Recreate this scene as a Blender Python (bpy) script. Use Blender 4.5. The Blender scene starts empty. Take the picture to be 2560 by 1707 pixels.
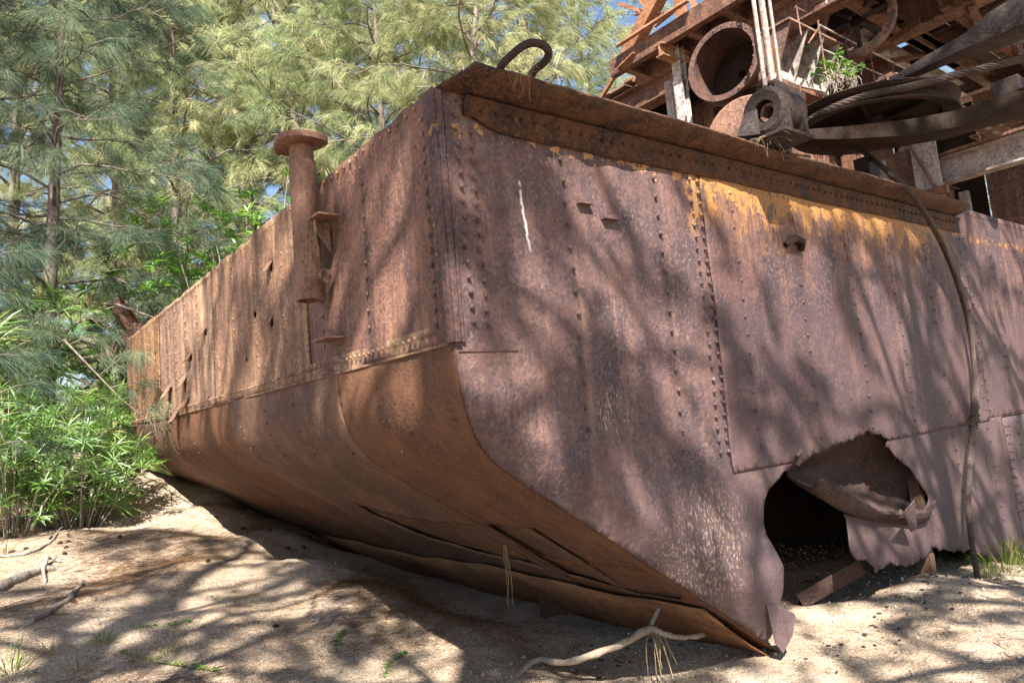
import bpy, bmesh, math, random
import numpy as np
from mathutils import Vector, Matrix, noise
from mathutils.geometry import delaunay_2d_cdt

random.seed(7)
RNG = np.random.default_rng(11)
SC = bpy.context.scene
COL = SC.collection

# ------------------------------------------------------------------ camera
# world axes: X along the hull side, Y along the bow, Z up; eye 1.6 m above the sand by the hull
RX = np.array([0.79274873, -0.00551125, 0.60952365])
RY = np.array([-0.60270701, 0.14231202, 0.78516976])
RZ = np.array([-0.09106981, -0.9898065, 0.109496])
EYE = Vector((0, 0, 1.6))
F = 1760.0
cam_d = bpy.data.cameras.new('camera')
cam = bpy.data.objects.new('camera', cam_d)
COL.objects.link(cam)
right = Vector((RX[0], RY[0], RZ[0])); up = -Vector((RX[1], RY[1], RZ[1])); back = -Vector((RX[2], RY[2], RZ[2]))
m3 = Matrix((right, up, back)).transposed()
cam.matrix_world = Matrix.Translation(EYE) @ m3.to_4x4()
cam_d.sensor_width = 36.0
cam_d.lens = F / 2560 * 36.0
cam_d.clip_start = 0.05
cam_d.clip_end = 3000
SC.camera = cam

# ------------------------------------------------------------------ light
LD = Vector((.145, .2, -.265)).normalized()       # direction the sunlight travels
ELEV = math.asin(-LD.z)
w = bpy.data.worlds.new('World'); SC.world = w; w.use_nodes = True
nt = w.node_tree; nt.nodes.clear()
sky = nt.nodes.new('ShaderNodeTexSky'); sky.sky_type = 'NISHITA'; sky.sun_disc = False
sky.sun_elevation = ELEV; sky.sun_rotation = math.atan2(-LD.x, -LD.y)
sky.air_density = 1.0; sky.dust_density = 0.6; sky.ozone_density = 1.2
bg = nt.nodes.new('ShaderNodeBackground'); bg.inputs[1].default_value = 0.07
wo = nt.nodes.new('ShaderNodeOutputWorld')
nt.links.new(sky.outputs[0], bg.inputs[0]); nt.links.new(bg.outputs[0], wo.inputs[0])
sl = bpy.data.lights.new('sun', 'SUN'); sl.energy = 5.0; sl.angle = math.radians(0.5); sl.color = (1.0, .95, .87)
so = bpy.data.objects.new('sun', sl); COL.objects.link(so)
so.rotation_euler = LD.to_track_quat('-Z', 'Y').to_euler()
SC.view_settings.view_transform = 'Standard'; SC.view_settings.look = 'None'
SC.view_settings.exposure = 1.78; SC.view_settings.gamma = 1.0
SC.render.engine = 'CYCLES'
SC.cycles.max_bounces = 5; SC.cycles.diffuse_bounces = 3; SC.cycles.glossy_bounces = 2; SC.cycles.transmission_bounces = 3; SC.cycles.use_adaptive_sampling = True; SC.cycles.adaptive_threshold = .02; SC.cycles.transparent_max_bounces = 6
SC.cycles.use_denoising = True

# ------------------------------------------------------------------ helpers
def at(px, py, X=None, Y=None, Z=None):
    """the point of the place seen at a spot of the photograph, on a plane X=, Y= or Z="""
    c = np.array([px - 1280.0, py - 853.0, F])
    r = Vector((float(RX @ c), float(RY @ c), float(RZ @ c)))
    if X is not None: t = (X - EYE.x) / r.x
    elif Y is not None: t = (Y - EYE.y) / r.y
    else: t = (Z - EYE.z) / r.z
    return EYE + r * t

def depth_of(p):
    d = Vector(p) - EYE
    return d.x * RX[2] + d.y * RY[2] + d.z * RZ[2]

def smooth(a, b, x):
    t = max(0.0, min(1.0, (x - a) / (b - a))); return t * t * (3 - 2 * t)

def tag(o, label=None, cat=None, group=None, kind=None):
    if label: o['label'] = label
    if cat: o['category'] = cat
    if group: o['group'] = group
    if kind: o['kind'] = kind
    return o

def link_mesh(name, me, mat=None, parent=None):
    o = bpy.data.objects.new(name, me); COL.objects.link(o)
    if mat is not None and not me.materials: me.materials.append(mat)
    if parent is not None:
        o.parent = parent
        o.matrix_parent_inverse = parent_inv(parent)
    return o

def parent_inv(p):
    # every empty in this scene is placed with a pure translation/rotation set before children are added
    m = Matrix.LocRotScale(p.location, p.rotation_euler, p.scale)
    if p.parent: m = Matrix.LocRotScale(p.parent.location, p.parent.rotation_euler, p.parent.scale) @ p.matrix_parent_inverse @ m
    return m.inverted()

def empty(name, loc=(0, 0, 0)):
    o = bpy.data.objects.new(name, None); COL.objects.link(o); o.location = loc
    o.empty_display_size = .1
    return o

class MB:
    def __init__(s): s.v = []; s.f = []
    def add(s, vs, fs):
        b = len(s.v); s.v += [tuple(v) for v in vs]; s.f += [tuple(i + b for i in f) for f in fs]; return s
    def box(s, c, sz, rot=None):
        c = Vector(c); h = Vector(sz) * .5
        vs = []
        for k in range(8):
            p = Vector((h.x if k & 1 else -h.x, h.y if k & 2 else -h.y, h.z if k & 4 else -h.z))
            if rot is not None: p = rot @ p
            vs.append(c + p)
        return s.add(vs, [(0, 2, 3, 1), (4, 5, 7, 6), (0, 1, 5, 4), (2, 6, 7, 3), (0, 4, 6, 2), (1, 3, 7, 5)])
    def bx(s, x0, x1, y0, y1, z0, z1):
        return s.box(((x0 + x1) / 2, (y0 + y1) / 2, (z0 + z1) / 2), (abs(x1 - x0), abs(y1 - y0), abs(z1 - z0)))
    def extrude(s, prof, p0, p1, upv=(0, 0, 1)):
        """2-D profile [(side, up)...] swept from p0 to p1"""
        p0 = Vector(p0); p1 = Vector(p1); d = (p1 - p0).normalized(); u = Vector(upv)
        u = (u - d * u.dot(d)).normalized(); sd = d.cross(u)
        n = len(prof)
        vs = [p0 + sd * a + u * b for a, b in prof] + [p1 + sd * a + u * b for a, b in prof]
        fs = [(i, (i + 1) % n, n + (i + 1) % n, n + i) for i in range(n)]
        fs += [tuple(range(n - 1, -1, -1)), tuple(range(n, 2 * n))]
        return s.add(vs, fs)
    def tube(s, pts, r, seg=8, cap=True):
        pts = [Vector(p) for p in pts]; n = len(pts)
        rs = r if isinstance(r, (list, tuple)) else [r] * n
        vs = []; ref = None
        for i, p in enumerate(pts):
            d = (pts[min(i + 1, n - 1)] - pts[max(i - 1, 0)])
            d = d.normalized() if d.length > 1e-9 else Vector((0, 0, 1))
            if ref is None: ref = d.orthogonal().normalized()
            else:
                ref = ref - d * ref.dot(d)
                ref = ref.normalized() if ref.length > 1e-6 else d.orthogonal().normalized()
            b = d.cross(ref)
            for k in range(seg):
                a = 2 * math.pi * k / seg
                vs.append(p + (ref * math.cos(a) + b * math.sin(a)) * rs[i])
        fs = []
        for i in range(n - 1):
            for k in range(seg):
                k2 = (k + 1) % seg
                fs.append((i * seg + k, i * seg + k2, (i + 1) * seg + k2, (i + 1) * seg + k))
        if cap:
            fs.append(tuple(range(seg - 1, -1, -1))); fs.append(tuple(range((n - 1) * seg, n * seg)))
        return s.add(vs, fs)
    def lathe(s, prof, c, axis=(0, 0, 1), seg=32, close=False):
        """prof [(radius, along)...] turned round axis through c"""
        ax = Vector(axis).normalized(); a = ax.orthogonal().normalized(); b = ax.cross(a); c = Vector(c)
        n = len(prof); vs = []
        for k in range(seg):
            t = 2 * math.pi * k / seg
            dr = a * math.cos(t) + b * math.sin(t)
            vs += [c + dr * r + ax * h for r, h in prof]
        fs = []
        for k in range(seg):
            k2 = (k + 1) % seg
            for i in range(n if close else n - 1):
                j = (i + 1) % n
                fs.append((k * n + i, k2 * n + i, k2 * n + j, k * n + j))
        return s.add(vs, fs)
    def build(s, name, mat, parent=None, smooth_a=None, bevel=0):
        me = bpy.data.meshes.new(name); me.from_pydata(s.v, [], s.f)
        bm = bmesh.new(); bm.from_mesh(me); bmesh.ops.recalc_face_normals(bm, faces=bm.faces)
        if bevel:
            es = [e for e in bm.edges if len(e.link_faces) == 2 and e.calc_face_angle(0) > .5]
            bmesh.ops.bevel(bm, geom=es, offset=bevel, segments=2, affect='EDGES', profile=.6)
        if smooth_a:
            for f in bm.faces: f.smooth = True
            for e in bm.edges:
                if len(e.link_faces) == 2 and e.calc_face_angle(0) > smooth_a: e.smooth = False
        bm.to_mesh(me); bm.free()
        return link_mesh(name, me, mat, parent)

def I_prof(w, h, t=.02):
    return [(-w/2, -h/2), (w/2, -h/2), (w/2, -h/2+t), (t/2, -h/2+t), (t/2, h/2-t), (w/2, h/2-t), (w/2, h/2), (-w/2, h/2), (-w/2, h/2-t), (-t/2, h/2-t), (-t/2, -h/2+t), (-w/2, -h/2+t)]
def C_prof(w, h, t=.02):
    return [(-w/2, -h/2), (w/2, -h/2), (w/2, -h/2+t), (-w/2+t, -h/2+t), (-w/2+t, h/2-t), (w/2, h/2-t), (w/2, h/2), (-w/2, h/2)]
def L_prof(w, h, t=.012):
    return [(0, 0), (w, 0), (w, t), (t, t), (t, h), (0, h)]
def B_prof(w, h):
    return [(-w/2, -h/2), (w/2, -h/2), (w/2, h/2), (-w/2, h/2)]

def fast_mesh(name, verts, faces_flat, nside, mat, attr=None, smooth_sh=False):
    me = bpy.data.meshes.new(name)
    nv = len(verts); nf = len(faces_flat) // nside
    me.vertices.add(nv); me.vertices.foreach_set('co', np.asarray(verts, np.float32).ravel())
    me.loops.add(nf * nside); me.loops.foreach_set('vertex_index', np.asarray(faces_flat, np.int32))
    me.polygons.add(nf)
    me.polygons.foreach_set('loop_start', np.arange(0, nf * nside, nside, dtype=np.int32))
    me.polygons.foreach_set('loop_total', np.full(nf, nside, np.int32))
    if smooth_sh: me.polygons.foreach_set('use_smooth', np.ones(nf, bool))
    if attr is not None:
        a = me.attributes.new('tint', 'FLOAT', 'POINT'); a.data.foreach_set('value', np.asarray(attr, np.float32))
    me.update(calc_edges=True); me.materials.append(mat)
    return me

# ------------------------------------------------------------------ materials
class NT:
    def __init__(s, name):
        s.m = bpy.data.materials.new(name); s.m.use_nodes = True; s.t = s.m.node_tree; s.t.nodes.clear()
        s.out = s.n('ShaderNodeOutputMaterial'); s.co = s.n('ShaderNodeNewGeometry').outputs['Position']
    def n(s, t, **k):
        x = s.t.nodes.new(t)
        for a, b in k.items(): setattr(x, a, b)
        return x
    def set(s, sock, v):
        if isinstance(v, bpy.types.NodeSocket): s.t.links.new(v, sock)
        else: sock.default_value = v
    def math(s, op, a, b=0.0, c=None, clamp=False):
        x = s.n('ShaderNodeMath', operation=op, use_clamp=clamp)
        s.set(x.inputs[0], a); s.set(x.inputs[1], b)
        if c is not None: s.set(x.inputs[2], c)
        return x.outputs[0]
    def map(s, scale=(1, 1, 1), loc=(0, 0, 0)):
        x = s.n('ShaderNodeMapping'); s.set(x.inputs['Vector'], s.co)
        x.inputs['Scale'].default_value = scale; x.inputs['Location'].default_value = loc
        return x.outputs[0]
    def noise(s, scale, detail=5, rough=.6, vec=None, dist=0.0):
        x = s.n('ShaderNodeTexNoise'); s.set(x.inputs['Vector'], vec if vec is not None else s.co)
        x.inputs['Scale'].default_value = scale; x.inputs['Detail'].default_value = detail
        x.inputs['Roughness'].default_value = rough; x.inputs['Distortion'].default_value = dist
        return x.outputs[0]
    def voro(s, scale, vec=None, feature='F1', out=0):
        x = s.n('ShaderNodeTexVoronoi', feature=feature); s.set(x.inputs['Vector'], vec if vec is not None else s.co)
        x.inputs['Scale'].default_value = scale
        return x.outputs[out]
    def step(s, v, a, b):
        x = s.n('ShaderNodeMapRange', interpolation_type='SMOOTHSTEP'); s.set(x.inputs[0], v)
        s.set(x.inputs[1], a); s.set(x.inputs[2], b)
        return x.outputs[0]
    def mix(s, f, a, b, blend='MIX'):
        x = s.n('ShaderNodeMix', data_type='RGBA', blend_type=blend)
        s.set(x.inputs[0], f)
        s.set(x.inputs[6], a if not isinstance(a, tuple) else (*a, 1)); s.set(x.inputs[7], b if not isinstance(b, tuple) else (*b, 1))
        return x.outputs[2]
    def xyz(s):
        x = s.n('ShaderNodeSeparateXYZ'); s.set(x.inputs[0], s.co); return x.outputs
    def bump(s, h, dist, strength=1.0, nrm=None):
        x = s.n('ShaderNodeBump'); s.set(x.inputs['Height'], h); x.inputs['Distance'].default_value = dist
        x.inputs['Strength'].default_value = strength
        if nrm is not None: s.set(x.inputs['Normal'], nrm)
        return x.outputs[0]
    def principled(s, col, rough=.7, spec=.3, nrm=None, metal=0.0):
        x = s.n('ShaderNodeBsdfPrincipled')
        s.set(x.inputs['Base Color'], col if not isinstance(col, tuple) else (*col, 1)); s.set(x.inputs['Roughness'], rough)
        s.set(x.inputs['Specular IOR Level'], spec); s.set(x.inputs['Metallic'], metal)
        if nrm is not None: s.set(x.inputs['Normal'], nrm)
        return x.outputs[0]
    def done(s, sh): s.t.links.new(sh, s.out.inputs['Surface']); return s.m

def rust(name, a, b, dark, bright, streak=0.5, patch=1.6, grain=45, pit=.0035, rough=.72, spec=.35, extra=None, scaled=.5, flake=.38, scale_bump=.3, tone=.30):
    """flaking rust: two tones in patches, loose scale, rain streaks, fine grain and pits"""
    t = NT(name)
    n1 = t.noise(patch, 4, .62, dist=.8)
    c = t.mix(t.step(n1, .38, .62), a, b)
    st = t.noise(1.0, 3, .62, t.map((7, 7, .45)))
    c = t.mix(t.math('MULTIPLY', t.step(st, .5, .70), streak), c, bright)
    c = t.mix(t.math('MULTIPLY', t.step(st, .50, .32), streak), c, dark)
    fl = t.noise(patch * 5.5, 5, .70, dist=.4)                       # scale come away in plates
    c = t.mix(t.math('MULTIPLY', t.step(fl, .53, .57), flake), c, dark)
    c = t.mix(t.math('MULTIPLY', t.step(fl, .42, .37), flake * .7), c, bright)
    g = t.noise(grain, 3, .72)
    amt = t.step(n1, .68, .36)                                       # the speckle itself comes and goes
    c = t.mix(t.math('MULTIPLY', t.step(g, .5, .64), t.math('MULTIPLY_ADD', amt, .6, .25)), c, dark)
    c = t.mix(t.math('MULTIPLY', t.step(g, .46, .32), t.math('MULTIPLY_ADD', amt, .5, .15)), c, bright)
    if extra: c = extra(t, c)
    rn = t.n('ShaderNodeObjectInfo').outputs['Random']
    hs = t.n('ShaderNodeHueSaturation'); t.set(hs.inputs['Value'], t.math('MULTIPLY_ADD', rn, tone, 1 - tone / 2)); t.set(hs.inputs['Saturation'], t.math('MULTIPLY_ADD', rn, -.2, 1.1)); t.set(hs.inputs['Color'], c)
    c = hs.outputs[0]
    h = t.math('ADD', t.math('MULTIPLY', t.noise(grain * .6, 3, .75), .7), t.math('MULTIPLY', t.step(fl, .40, .60), scale_bump))
    nrm = t.bump(h, pit * 2.2, scaled * 2)
    rg = t.math('ADD', t.math('MULTIPLY', g, .3), rough - .15)
    return t.done(t.principled(c, rg, spec, nrm))

SPUR = (.070, .042, .047); SBRN = (.122, .062, .054); SDRK = (.032, .021, .026); SBRI = (.26, .138, .094)
def side_extra(t, c):
    x, y, z = t.xyz()
    # bands left by old water lines
    wob = t.math('MULTIPLY', t.math('SUBTRACT', t.noise(6, 2, .6), .5), .07)
    zz = t.math('ADD', z, wob)
    low = t.math('MULTIPLY', t.math('SUBTRACT', 1.0, t.step(zz, 2.235, 2.25)), t.step(x, 3.7, 4.0))
    c = t.mix(t.math('MULTIPLY', low, .45), c, (.070, .042, .047))
    c = t.mix(t.math('MULTIPLY', t.math('SUBTRACT', 1.0, t.step(zz, .5, 1.9)), .5), c, (.082, .053, .055))
    fx = t.math('ABSOLUTE', t.math('SUBTRACT', t.math('FRACT', t.math('ADD', t.math('DIVIDE', t.math('SUBTRACT', x, 2.655), .777), .5)), .5))
    run = t.math('MULTIPLY', t.step(t.math('ADD', fx, t.math('MULTIPLY', wob, .5)), .07, .01), t.step(t.noise(1.0, 2, .6, t.map((20, 20, 1.6))), .42, .62))
    c = t.mix(t.math('MULTIPLY', run, .55), c, (.060, .034, .030))
    # left-over ochre paint hanging below the deck angle
    stn = t.noise(1.0, 3, .7, t.map((13, 13, 1.2)))
    pn = t.noise(5.0, 4, .74)
    lvl = t.math('ADD', t.math('MULTIPLY', t.math('SUBTRACT', z, 2.90), 1.25), t.math('ADD', t.math('MULTIPLY', t.math('SUBTRACT', stn, .5), .65), t.math('MULTIPLY', t.math('SUBTRACT', pn, .5), 1.35)))
    xr = t.math('MULTIPLY', t.step(x, 3.84, 3.96), t.math('SUBTRACT', 1.0, t.step(x, 7.0, 8.2)))
    wash = t.math('MULTIPLY', t.math('MULTIPLY', t.step(lvl, -.42, .02), xr), t.step(t.noise(1.0, 3, .75, t.map((60, 60, 9))), .42, .60))
    c = t.mix(t.math('MULTIPLY', wash, .55), c, (.34, .155, .045))
    pm = t.math('MULTIPLY', t.step(lvl, .02, .10), xr)
    pm = t.math('MULTIPLY', pm, t.math('SUBTRACT', 1.0, t.math('MULTIPLY', t.step(t.noise(38, 2, .75), .53, .60), .85)))
    pn9 = t.noise(10, 3, .72)
    # thin scraps of the same paint along the angle and the butt strap
    edge = t.math('SUBTRACT', 1.0, t.step(t.math('ABSOLUTE', t.math('SUBTRACT', z, 3.09)), .0, .10))
    sm = t.math('MULTIPLY', t.step(t.math('ADD', pn9, t.math('MULTIPLY', edge, .16)), .70, .72), t.step(z, 2.85, 2.95))
    strap = t.math('SUBTRACT', 1.0, t.step(t.math('ABSOLUTE', t.math('SUBTRACT', x, 3.81)), .03, .10))
    sm2 = t.math('MULTIPLY', t.math('MULTIPLY', strap, t.step(z, 2.62, 2.8)), t.step(pn9, .47, .50))
    m = t.math('MAXIMUM', pm, t.math('MAXIMUM', sm, sm2))
    pc = t.mix(pn9, (.43, .220, .060), (.31, .140, .045))
    c = t.mix(t.math('MULTIPLY', m, .92), c, pc)
    # a white dribble, and pale lichen freckles near the ground end
    wx = t.math('ADD', t.math('ADD', x, t.math('MULTIPLY', t.math('SUBTRACT', z, 2.7), .075)), t.math('MULTIPLY', t.math('SUBTRACT', pn9, .5), .05))
    dr = t.math('MULTIPLY', t.math('SUBTRACT', 1.0, t.step(t.math('ABSOLUTE', t.math('SUBTRACT', wx, 2.365)), .005, .011)), t.math('MULTIPLY', t.step(z, 2.43, 2.60), t.math('SUBTRACT', 1.0, t.step(z, 2.86, 2.88))))
    dr = t.math('MULTIPLY', dr, t.step(pn9, .42, .52))
    c = t.mix(t.math('MULTIPLY', dr, .85), c, (.62, .60, .57))
    dx = t.math('SUBTRACT', x, 3.55); dz = t.math('SUBTRACT', z, .70)
    rr = t.math('ADD', t.math('MULTIPLY', dx, dx), t.math('MULTIPLY', t.math('MULTIPLY', dz, dz), 1.4))
    dx2 = t.math('SUBTRACT', x, 2.87); dz2 = t.math('SUBTRACT', z, 1.60)
    r2 = t.math('ADD', t.math('MULTIPLY', dx2, dx2), t.math('MULTIPLY', dz2, dz2))
    reg = t.math('MAXIMUM', t.math('SUBTRACT', 1.0, t.step(rr, .03, .42)), t.math('SUBTRACT', 1.0, t.step(r2, .0, .05)))
    fl = t.step(t.math('ADD', t.noise(1.0, 2, .8, t.map((62, 62, 24))), t.math('MULTIPLY', reg, .12)), .68, .72)
    c = t.mix(t.math('MULTIPLY', t.math('MULTIPLY', fl, reg), .5), c, (.42, .33, .23))
    return c
M = {}
M['side'] = rust('rusted_side_plate', SPUR, SBRN, SDRK, SBRI, streak=.42, extra=side_extra, spec=.42, rough=.66)
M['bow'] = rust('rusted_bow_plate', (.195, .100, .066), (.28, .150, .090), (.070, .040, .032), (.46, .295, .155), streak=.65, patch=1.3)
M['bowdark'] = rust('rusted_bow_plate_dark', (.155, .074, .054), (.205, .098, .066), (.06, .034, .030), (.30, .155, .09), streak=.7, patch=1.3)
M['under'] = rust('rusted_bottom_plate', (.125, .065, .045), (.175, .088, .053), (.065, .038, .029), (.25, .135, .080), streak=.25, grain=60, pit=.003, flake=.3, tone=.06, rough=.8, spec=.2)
M['orange'] = rust('orange_rust', (.165, .072, .030), (.235, .102, .038), (.06, .033, .02), (.31, .15, .06), streak=.3, spec=.2)
M['deck'] = rust('deck_angle_rust', (.045, .024, .017), (.10, .042, .018), (.020, .014, .012), (.19, .080, .025), streak=.25, patch=3.0, spec=.22)
M['dark'] = rust('dark_shaded_iron', *((.034, .024, .022), (.054, .036, .030), (.016, .013, .013), (.095, .063, .048)), streak=.3, spec=.2, rough=.65)  # dark iron, colour deepened further to stand for shade on the arm
M['black'] = rust('shaded_iron', spec=.12, a=(.018, .012, .009), b=(.032, .019, .012), dark=(.010, .008, .007), bright=(.055, .031, .018), streak=.3)  # iron coloured near black to imitate shade on the arm and interior
M['frame'] = rust('frame_steel_rust', (.125, .066, .048), (.20, .098, .062), (.050, .031, .027), (.33, .195, .13), streak=.5, grain=25)
M['frame2'] = rust('frame_steel_orange', (.25, .110, .055), (.33, .155, .080), (.10, .050, .03), (.45, .27, .16), streak=.4, grain=25)
M['drum'] = rust('drum_plate_rust', (.085, .050, .045), (.14, .073, .055), (.04, .026, .026), (.23, .13, .095), streak=.35, grain=30)
M['grey'] = rust('faded_grey_paint', (.36, .32, .30), (.45, .40, .36), (.16, .095, .07), (.58, .54, .50), streak=.6, grain=20)
M['pipe'] = rust('vent_pipe_rust', (.20, .105, .075), (.26, .14, .095), (.075, .042, .034), (.37, .215, .15), streak=.4)
M['rope'] = rust('wire_rope_steel', (.050, .035, .029), (.080, .054, .042), (.018, .014, .013), (.14, .10, .08), streak=.2, grain=90, pit=.001)
M['flap'] = rust('torn_plate_inner_face', (.050, .031, .028), (.072, .042, .034), (.026, .018, .018), (.13, .082, .064), streak=.2, patch=2.5, spec=.2)  # inner face brown, with shade of the torn pocket put into the colour
M['inner'] = rust('hold_interior_rust', (.10, .062, .042), (.15, .085, .05), (.05, .032, .024), (.21, .125, .075), streak=.5)
M['timber'] = rust('weathered_deck_timber', (.155, .092, .060), (.22, .132, .085), (.065, .042, .032), (.31, .20, .13), streak=.4, grain=20)
def chalk():
    t = NT('chalk_paint'); return t.done(t.principled(t.mix(t.noise(40, 4), (.42, .40, .38), (.60, .58, .55)), .9, .1))
M['chalk'] = chalk()

def sand_mat():
    t = NT('river_sand')
    n = t.noise(.9, 4, .6); c = t.mix(t.step(n, .35, .68), (.36, .26, .175), (.50, .385, .275))
    n2 = t.noise(5, 4, .68)
    c = t.mix(t.math('MULTIPLY', t.step(n2, .46, .66), .65), c, (.215, .135, .080))
    vx = t.n('ShaderNodeTexVoronoi'); t.set(vx.inputs['Vector'], t.co); vx.inputs['Scale'].default_value = 170
    sp = t.n('ShaderNodeSeparateColor'); t.set(sp.inputs[0], vx.outputs[1])
    c = t.mix(t.math('MULTIPLY', t.step(sp.outputs[0], .70, .78), .75), c, (.17, .125, .095))
    c = t.mix(t.math('MULTIPLY', t.step(sp.outputs[1], .86, .90), .7), c, (.68, .62, .53))
    h = t.math('ADD', t.math('MULTIPLY', vx.outputs[0], .35), t.math('MULTIPLY', t.noise(40, 3, .75), .9))
    nrm = t.bump(h, .012, .9, t.bump(n2, .06, .7))
    return t.done(t.principled(c, .95, .08, nrm))
M['sand'] = sand_mat()

def leaf_mat(name, c0, c1, c2, gloss=.0, transl=.4, rough=.35, dead=0.0):
    t = NT(name)
    a = t.n('ShaderNodeAttribute', attribute_name='tint').outputs['Fac']
    c = t.mix(t.step(a, 0.0, .5), c0, c1); c = t.mix(t.step(a, .55, 1.0), c, c2)
    c = t.mix(t.math('MULTIPLY', t.step(a, .955, .975), dead), c, (.40, .29, .13))
    d = t.n('ShaderNodeBsdfDiffuse'); t.set(d.inputs[0], c)
    tr = t.n('ShaderNodeBsdfTranslucent'); t.set(tr.inputs[0], t.mix(.5, c, (.5, .52, .12), 'MULTIPLY') if False else c)
    mx = t.n('ShaderNodeMixShader'); mx.inputs[0].default_value = transl
    t.t.links.new(d.outputs[0], mx.inputs[1]); t.t.links.new(tr.outputs[0], mx.inputs[2])
    sh = mx.outputs[0]
    if gloss > 0:
        gl = t.n('ShaderNodeBsdfGlossy'); gl.inputs['Roughness'].default_value = rough; gl.inputs[0].default_value = (.9, .95, 1, 1)
        m2 = t.n('ShaderNodeMixShader'); m2.inputs[0].default_value = gloss
        t.t.links.new(sh, m2.inputs[1]); t.t.links.new(gl.outputs[0], m2.inputs[2]); sh = m2.outputs[0]
    return t.done(sh)
M['needle'] = leaf_mat('she_oak_needles', (.16, .21, .10), (.33, .38, .19), (.56, .57, .33), transl=.48)
M['needle_pale'] = leaf_mat('she_oak_needles_pale', (.20, .22, .10), (.44, .45, .24), (.66, .62, .38), transl=.5)
M['needle_shaded'] = leaf_mat('she_oak_needles_shaded', (.060, .095, .072), (.115, .160, .105), (.25, .28, .16), transl=.4)  # darker bluish copy: shade over the left tree is put into the colour
M['needle_gold'] = leaf_mat('she_oak_needles_golden', (.26, .24, .075), (.34, .28, .08), (.40, .30, .09), transl=.42)
M['oleander'] = leaf_mat('narrow_green_leaf', (.10, .22, .050), (.17, .31, .068), (.33, .42, .12), gloss=.07, transl=.42, dead=.9)
M['broad'] = leaf_mat('bright_green_leaf', (.085, .22, .030), (.14, .29, .035), (.24, .36, .055), gloss=.06, transl=.45)
M['grass'] = leaf_mat('grass_blade', (.10, .18, .035), (.17, .23, .055), (.34, .29, .12), transl=.4)
M['dry'] = leaf_mat('dry_straw', (.34, .26, .15), (.44, .34, .20), (.28, .17, .09), transl=.2)
M['litter'] = leaf_mat('fallen_needles', (.13, .070, .038), (.19, .105, .058), (.085, .048, .030), transl=.1)
def bark(name, a, b, sc=9):
    t = NT(name); n = t.noise(1, 6, .7, t.map((sc, sc, sc * .22)))
    c = t.mix(t.step(n, .35, .68), a, b); c = t.mix(t.math('MULTIPLY', t.step(t.noise(50, 4, .7), .5, .7), .4), c, (.07, .055, .045))
    return t.done(t.principled(c, .9, .1, t.bump(n, .03, .9)))
M['bark'] = bark('she_oak_bark', (.11, .085, .07), (.24, .20, .165))
M['pale'] = bark('bleached_wood', (.30, .235, .17), (.46, .375, .28), 14)
M['twig'] = bark('dead_twig', (.25, .215, .18), (.40, .35, .30), 20)
M['cone'] = bark('dark_seed_cone', (.03, .024, .02), (.07, .05, .04), 60)
def pebble_mat():
    t = NT('river_gravel'); a = t.n('ShaderNodeAttribute', attribute_name='tint').outputs['Fac']
    c = t.mix(t.step(a, 0, .5), (.20, .155, .12), (.34, .275, .21)); c = t.mix(t.step(a, .8, 1), c, (.44, .40, .35))
    return t.done(t.principled(c, .85, .2))
M['pebble'] = pebble_mat()

# ------------------------------------------------------------------ ground
CP = np.array([(2.1,11.05,1.25),(2.3,9.8,.86),(2.5,8.9,.56),(2.53,6.9,.45),(2.56,5.7,.36),(2.7,5.26,.14),(2.77,4.83,.02),(2.76,4.2,-.02),(2.75,3.7,-.06),
 (2.13,11.6,1.36),(2.55,10.7,1.07),(3.44,10.1,.46),(4.14,9.1,0.0),(4.31,7.3,-.13),(4.37,5.9,-.17),(4.49,4.86,-.22),(4.39,4.1,-.18),(3.6,4.2,-.24),(3.5,5.5,-.18),(3.6,3.3,-.24),(3.3,7.2,.05),
 (4.2,2.9,-.12),(4.0,2.4,-.17),(3.3,2.5,-.16),(5.3,3.4,-.08),(6.2,4.3,.02),(5.4,2.3,-.10),(6.3,2.6,-.02),(7.2,2.6,-.17),(8.4,2.7,-.25),(10,2.6,-.20),(12,2.4,-.05),(9,1,-.2),(6,1,-.15),(4,1,-.1),
 (0,0,-.02),(2,1.5,-.08),(1.4,3.6,.08),(.8,5,.24),(.3,7,.52),(.8,9.4,.83),(-.3,8,.72),(-2,9,1.0),(-1.2,6,.55),(-3,4,.35),(1.3,7.4,.50),(1.5,9,.74),(1.2,6,.38),
 (1.2,12.5,1.36),(0,15,1.5),(3,18,1.6),(-6,14,1.5),(-8,6,.8),(8,14,1.6),(14,14,1.4),(16,4,.2),(10,-5,0),(0,-6,0),(-6,-3,.2),(24,24,1.6),(-20,20,1.8),(0,40,2.0),(30,0,.6),(-20,-20,.4),(20,-20,.2)])
def ground_z(x, y):
    x = np.asarray(x, float); y = np.asarray(y, float)
    d2 = (x[..., None] - CP[:, 0])**2 + (y[..., None] - CP[:, 1])**2
    wgt = 1 / (d2 + .12)**1.9
    z = (wgt * CP[:, 2]).sum(-1) / wgt.sum(-1)
    z = z + .025*np.sin(x*1.9+1.3*np.sin(y*1.1))*np.sin(y*2.3+.7*np.sin(x*1.7)) + .010*np.sin(x*6.1+y*3.3+2*np.sin(y*1.9))*np.sin(y*5.2-x*2.1)
    return z
def gz(x, y): return float(ground_z(x, y))
def ground_hit(px, py):
    """the sand seen at a spot of the photograph"""
    lo, hi = .05, 60.0; c = np.array([px-1280.0, py-853.0, F]); r = Vector((float(RX@c), float(RY@c), float(RZ@c)))/F
    t = 1.0
    while t < 60:
        p = EYE + r*t
        if p.z < gz(p.x, p.y): break
        t += .05
    return EYE + r*t
def axis_coords(a, b, st, far):
    c = list(np.arange(a, b + 1e-6, st)); s = st; lo = a; hi = b; A = []; B = []
    while hi < far: s *= 1.18; hi += s; B.append(hi)
    s = st
    while lo > -far: s *= 1.18; lo -= s; A.append(lo)
    return np.array(A[::-1] + c + B)
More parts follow.
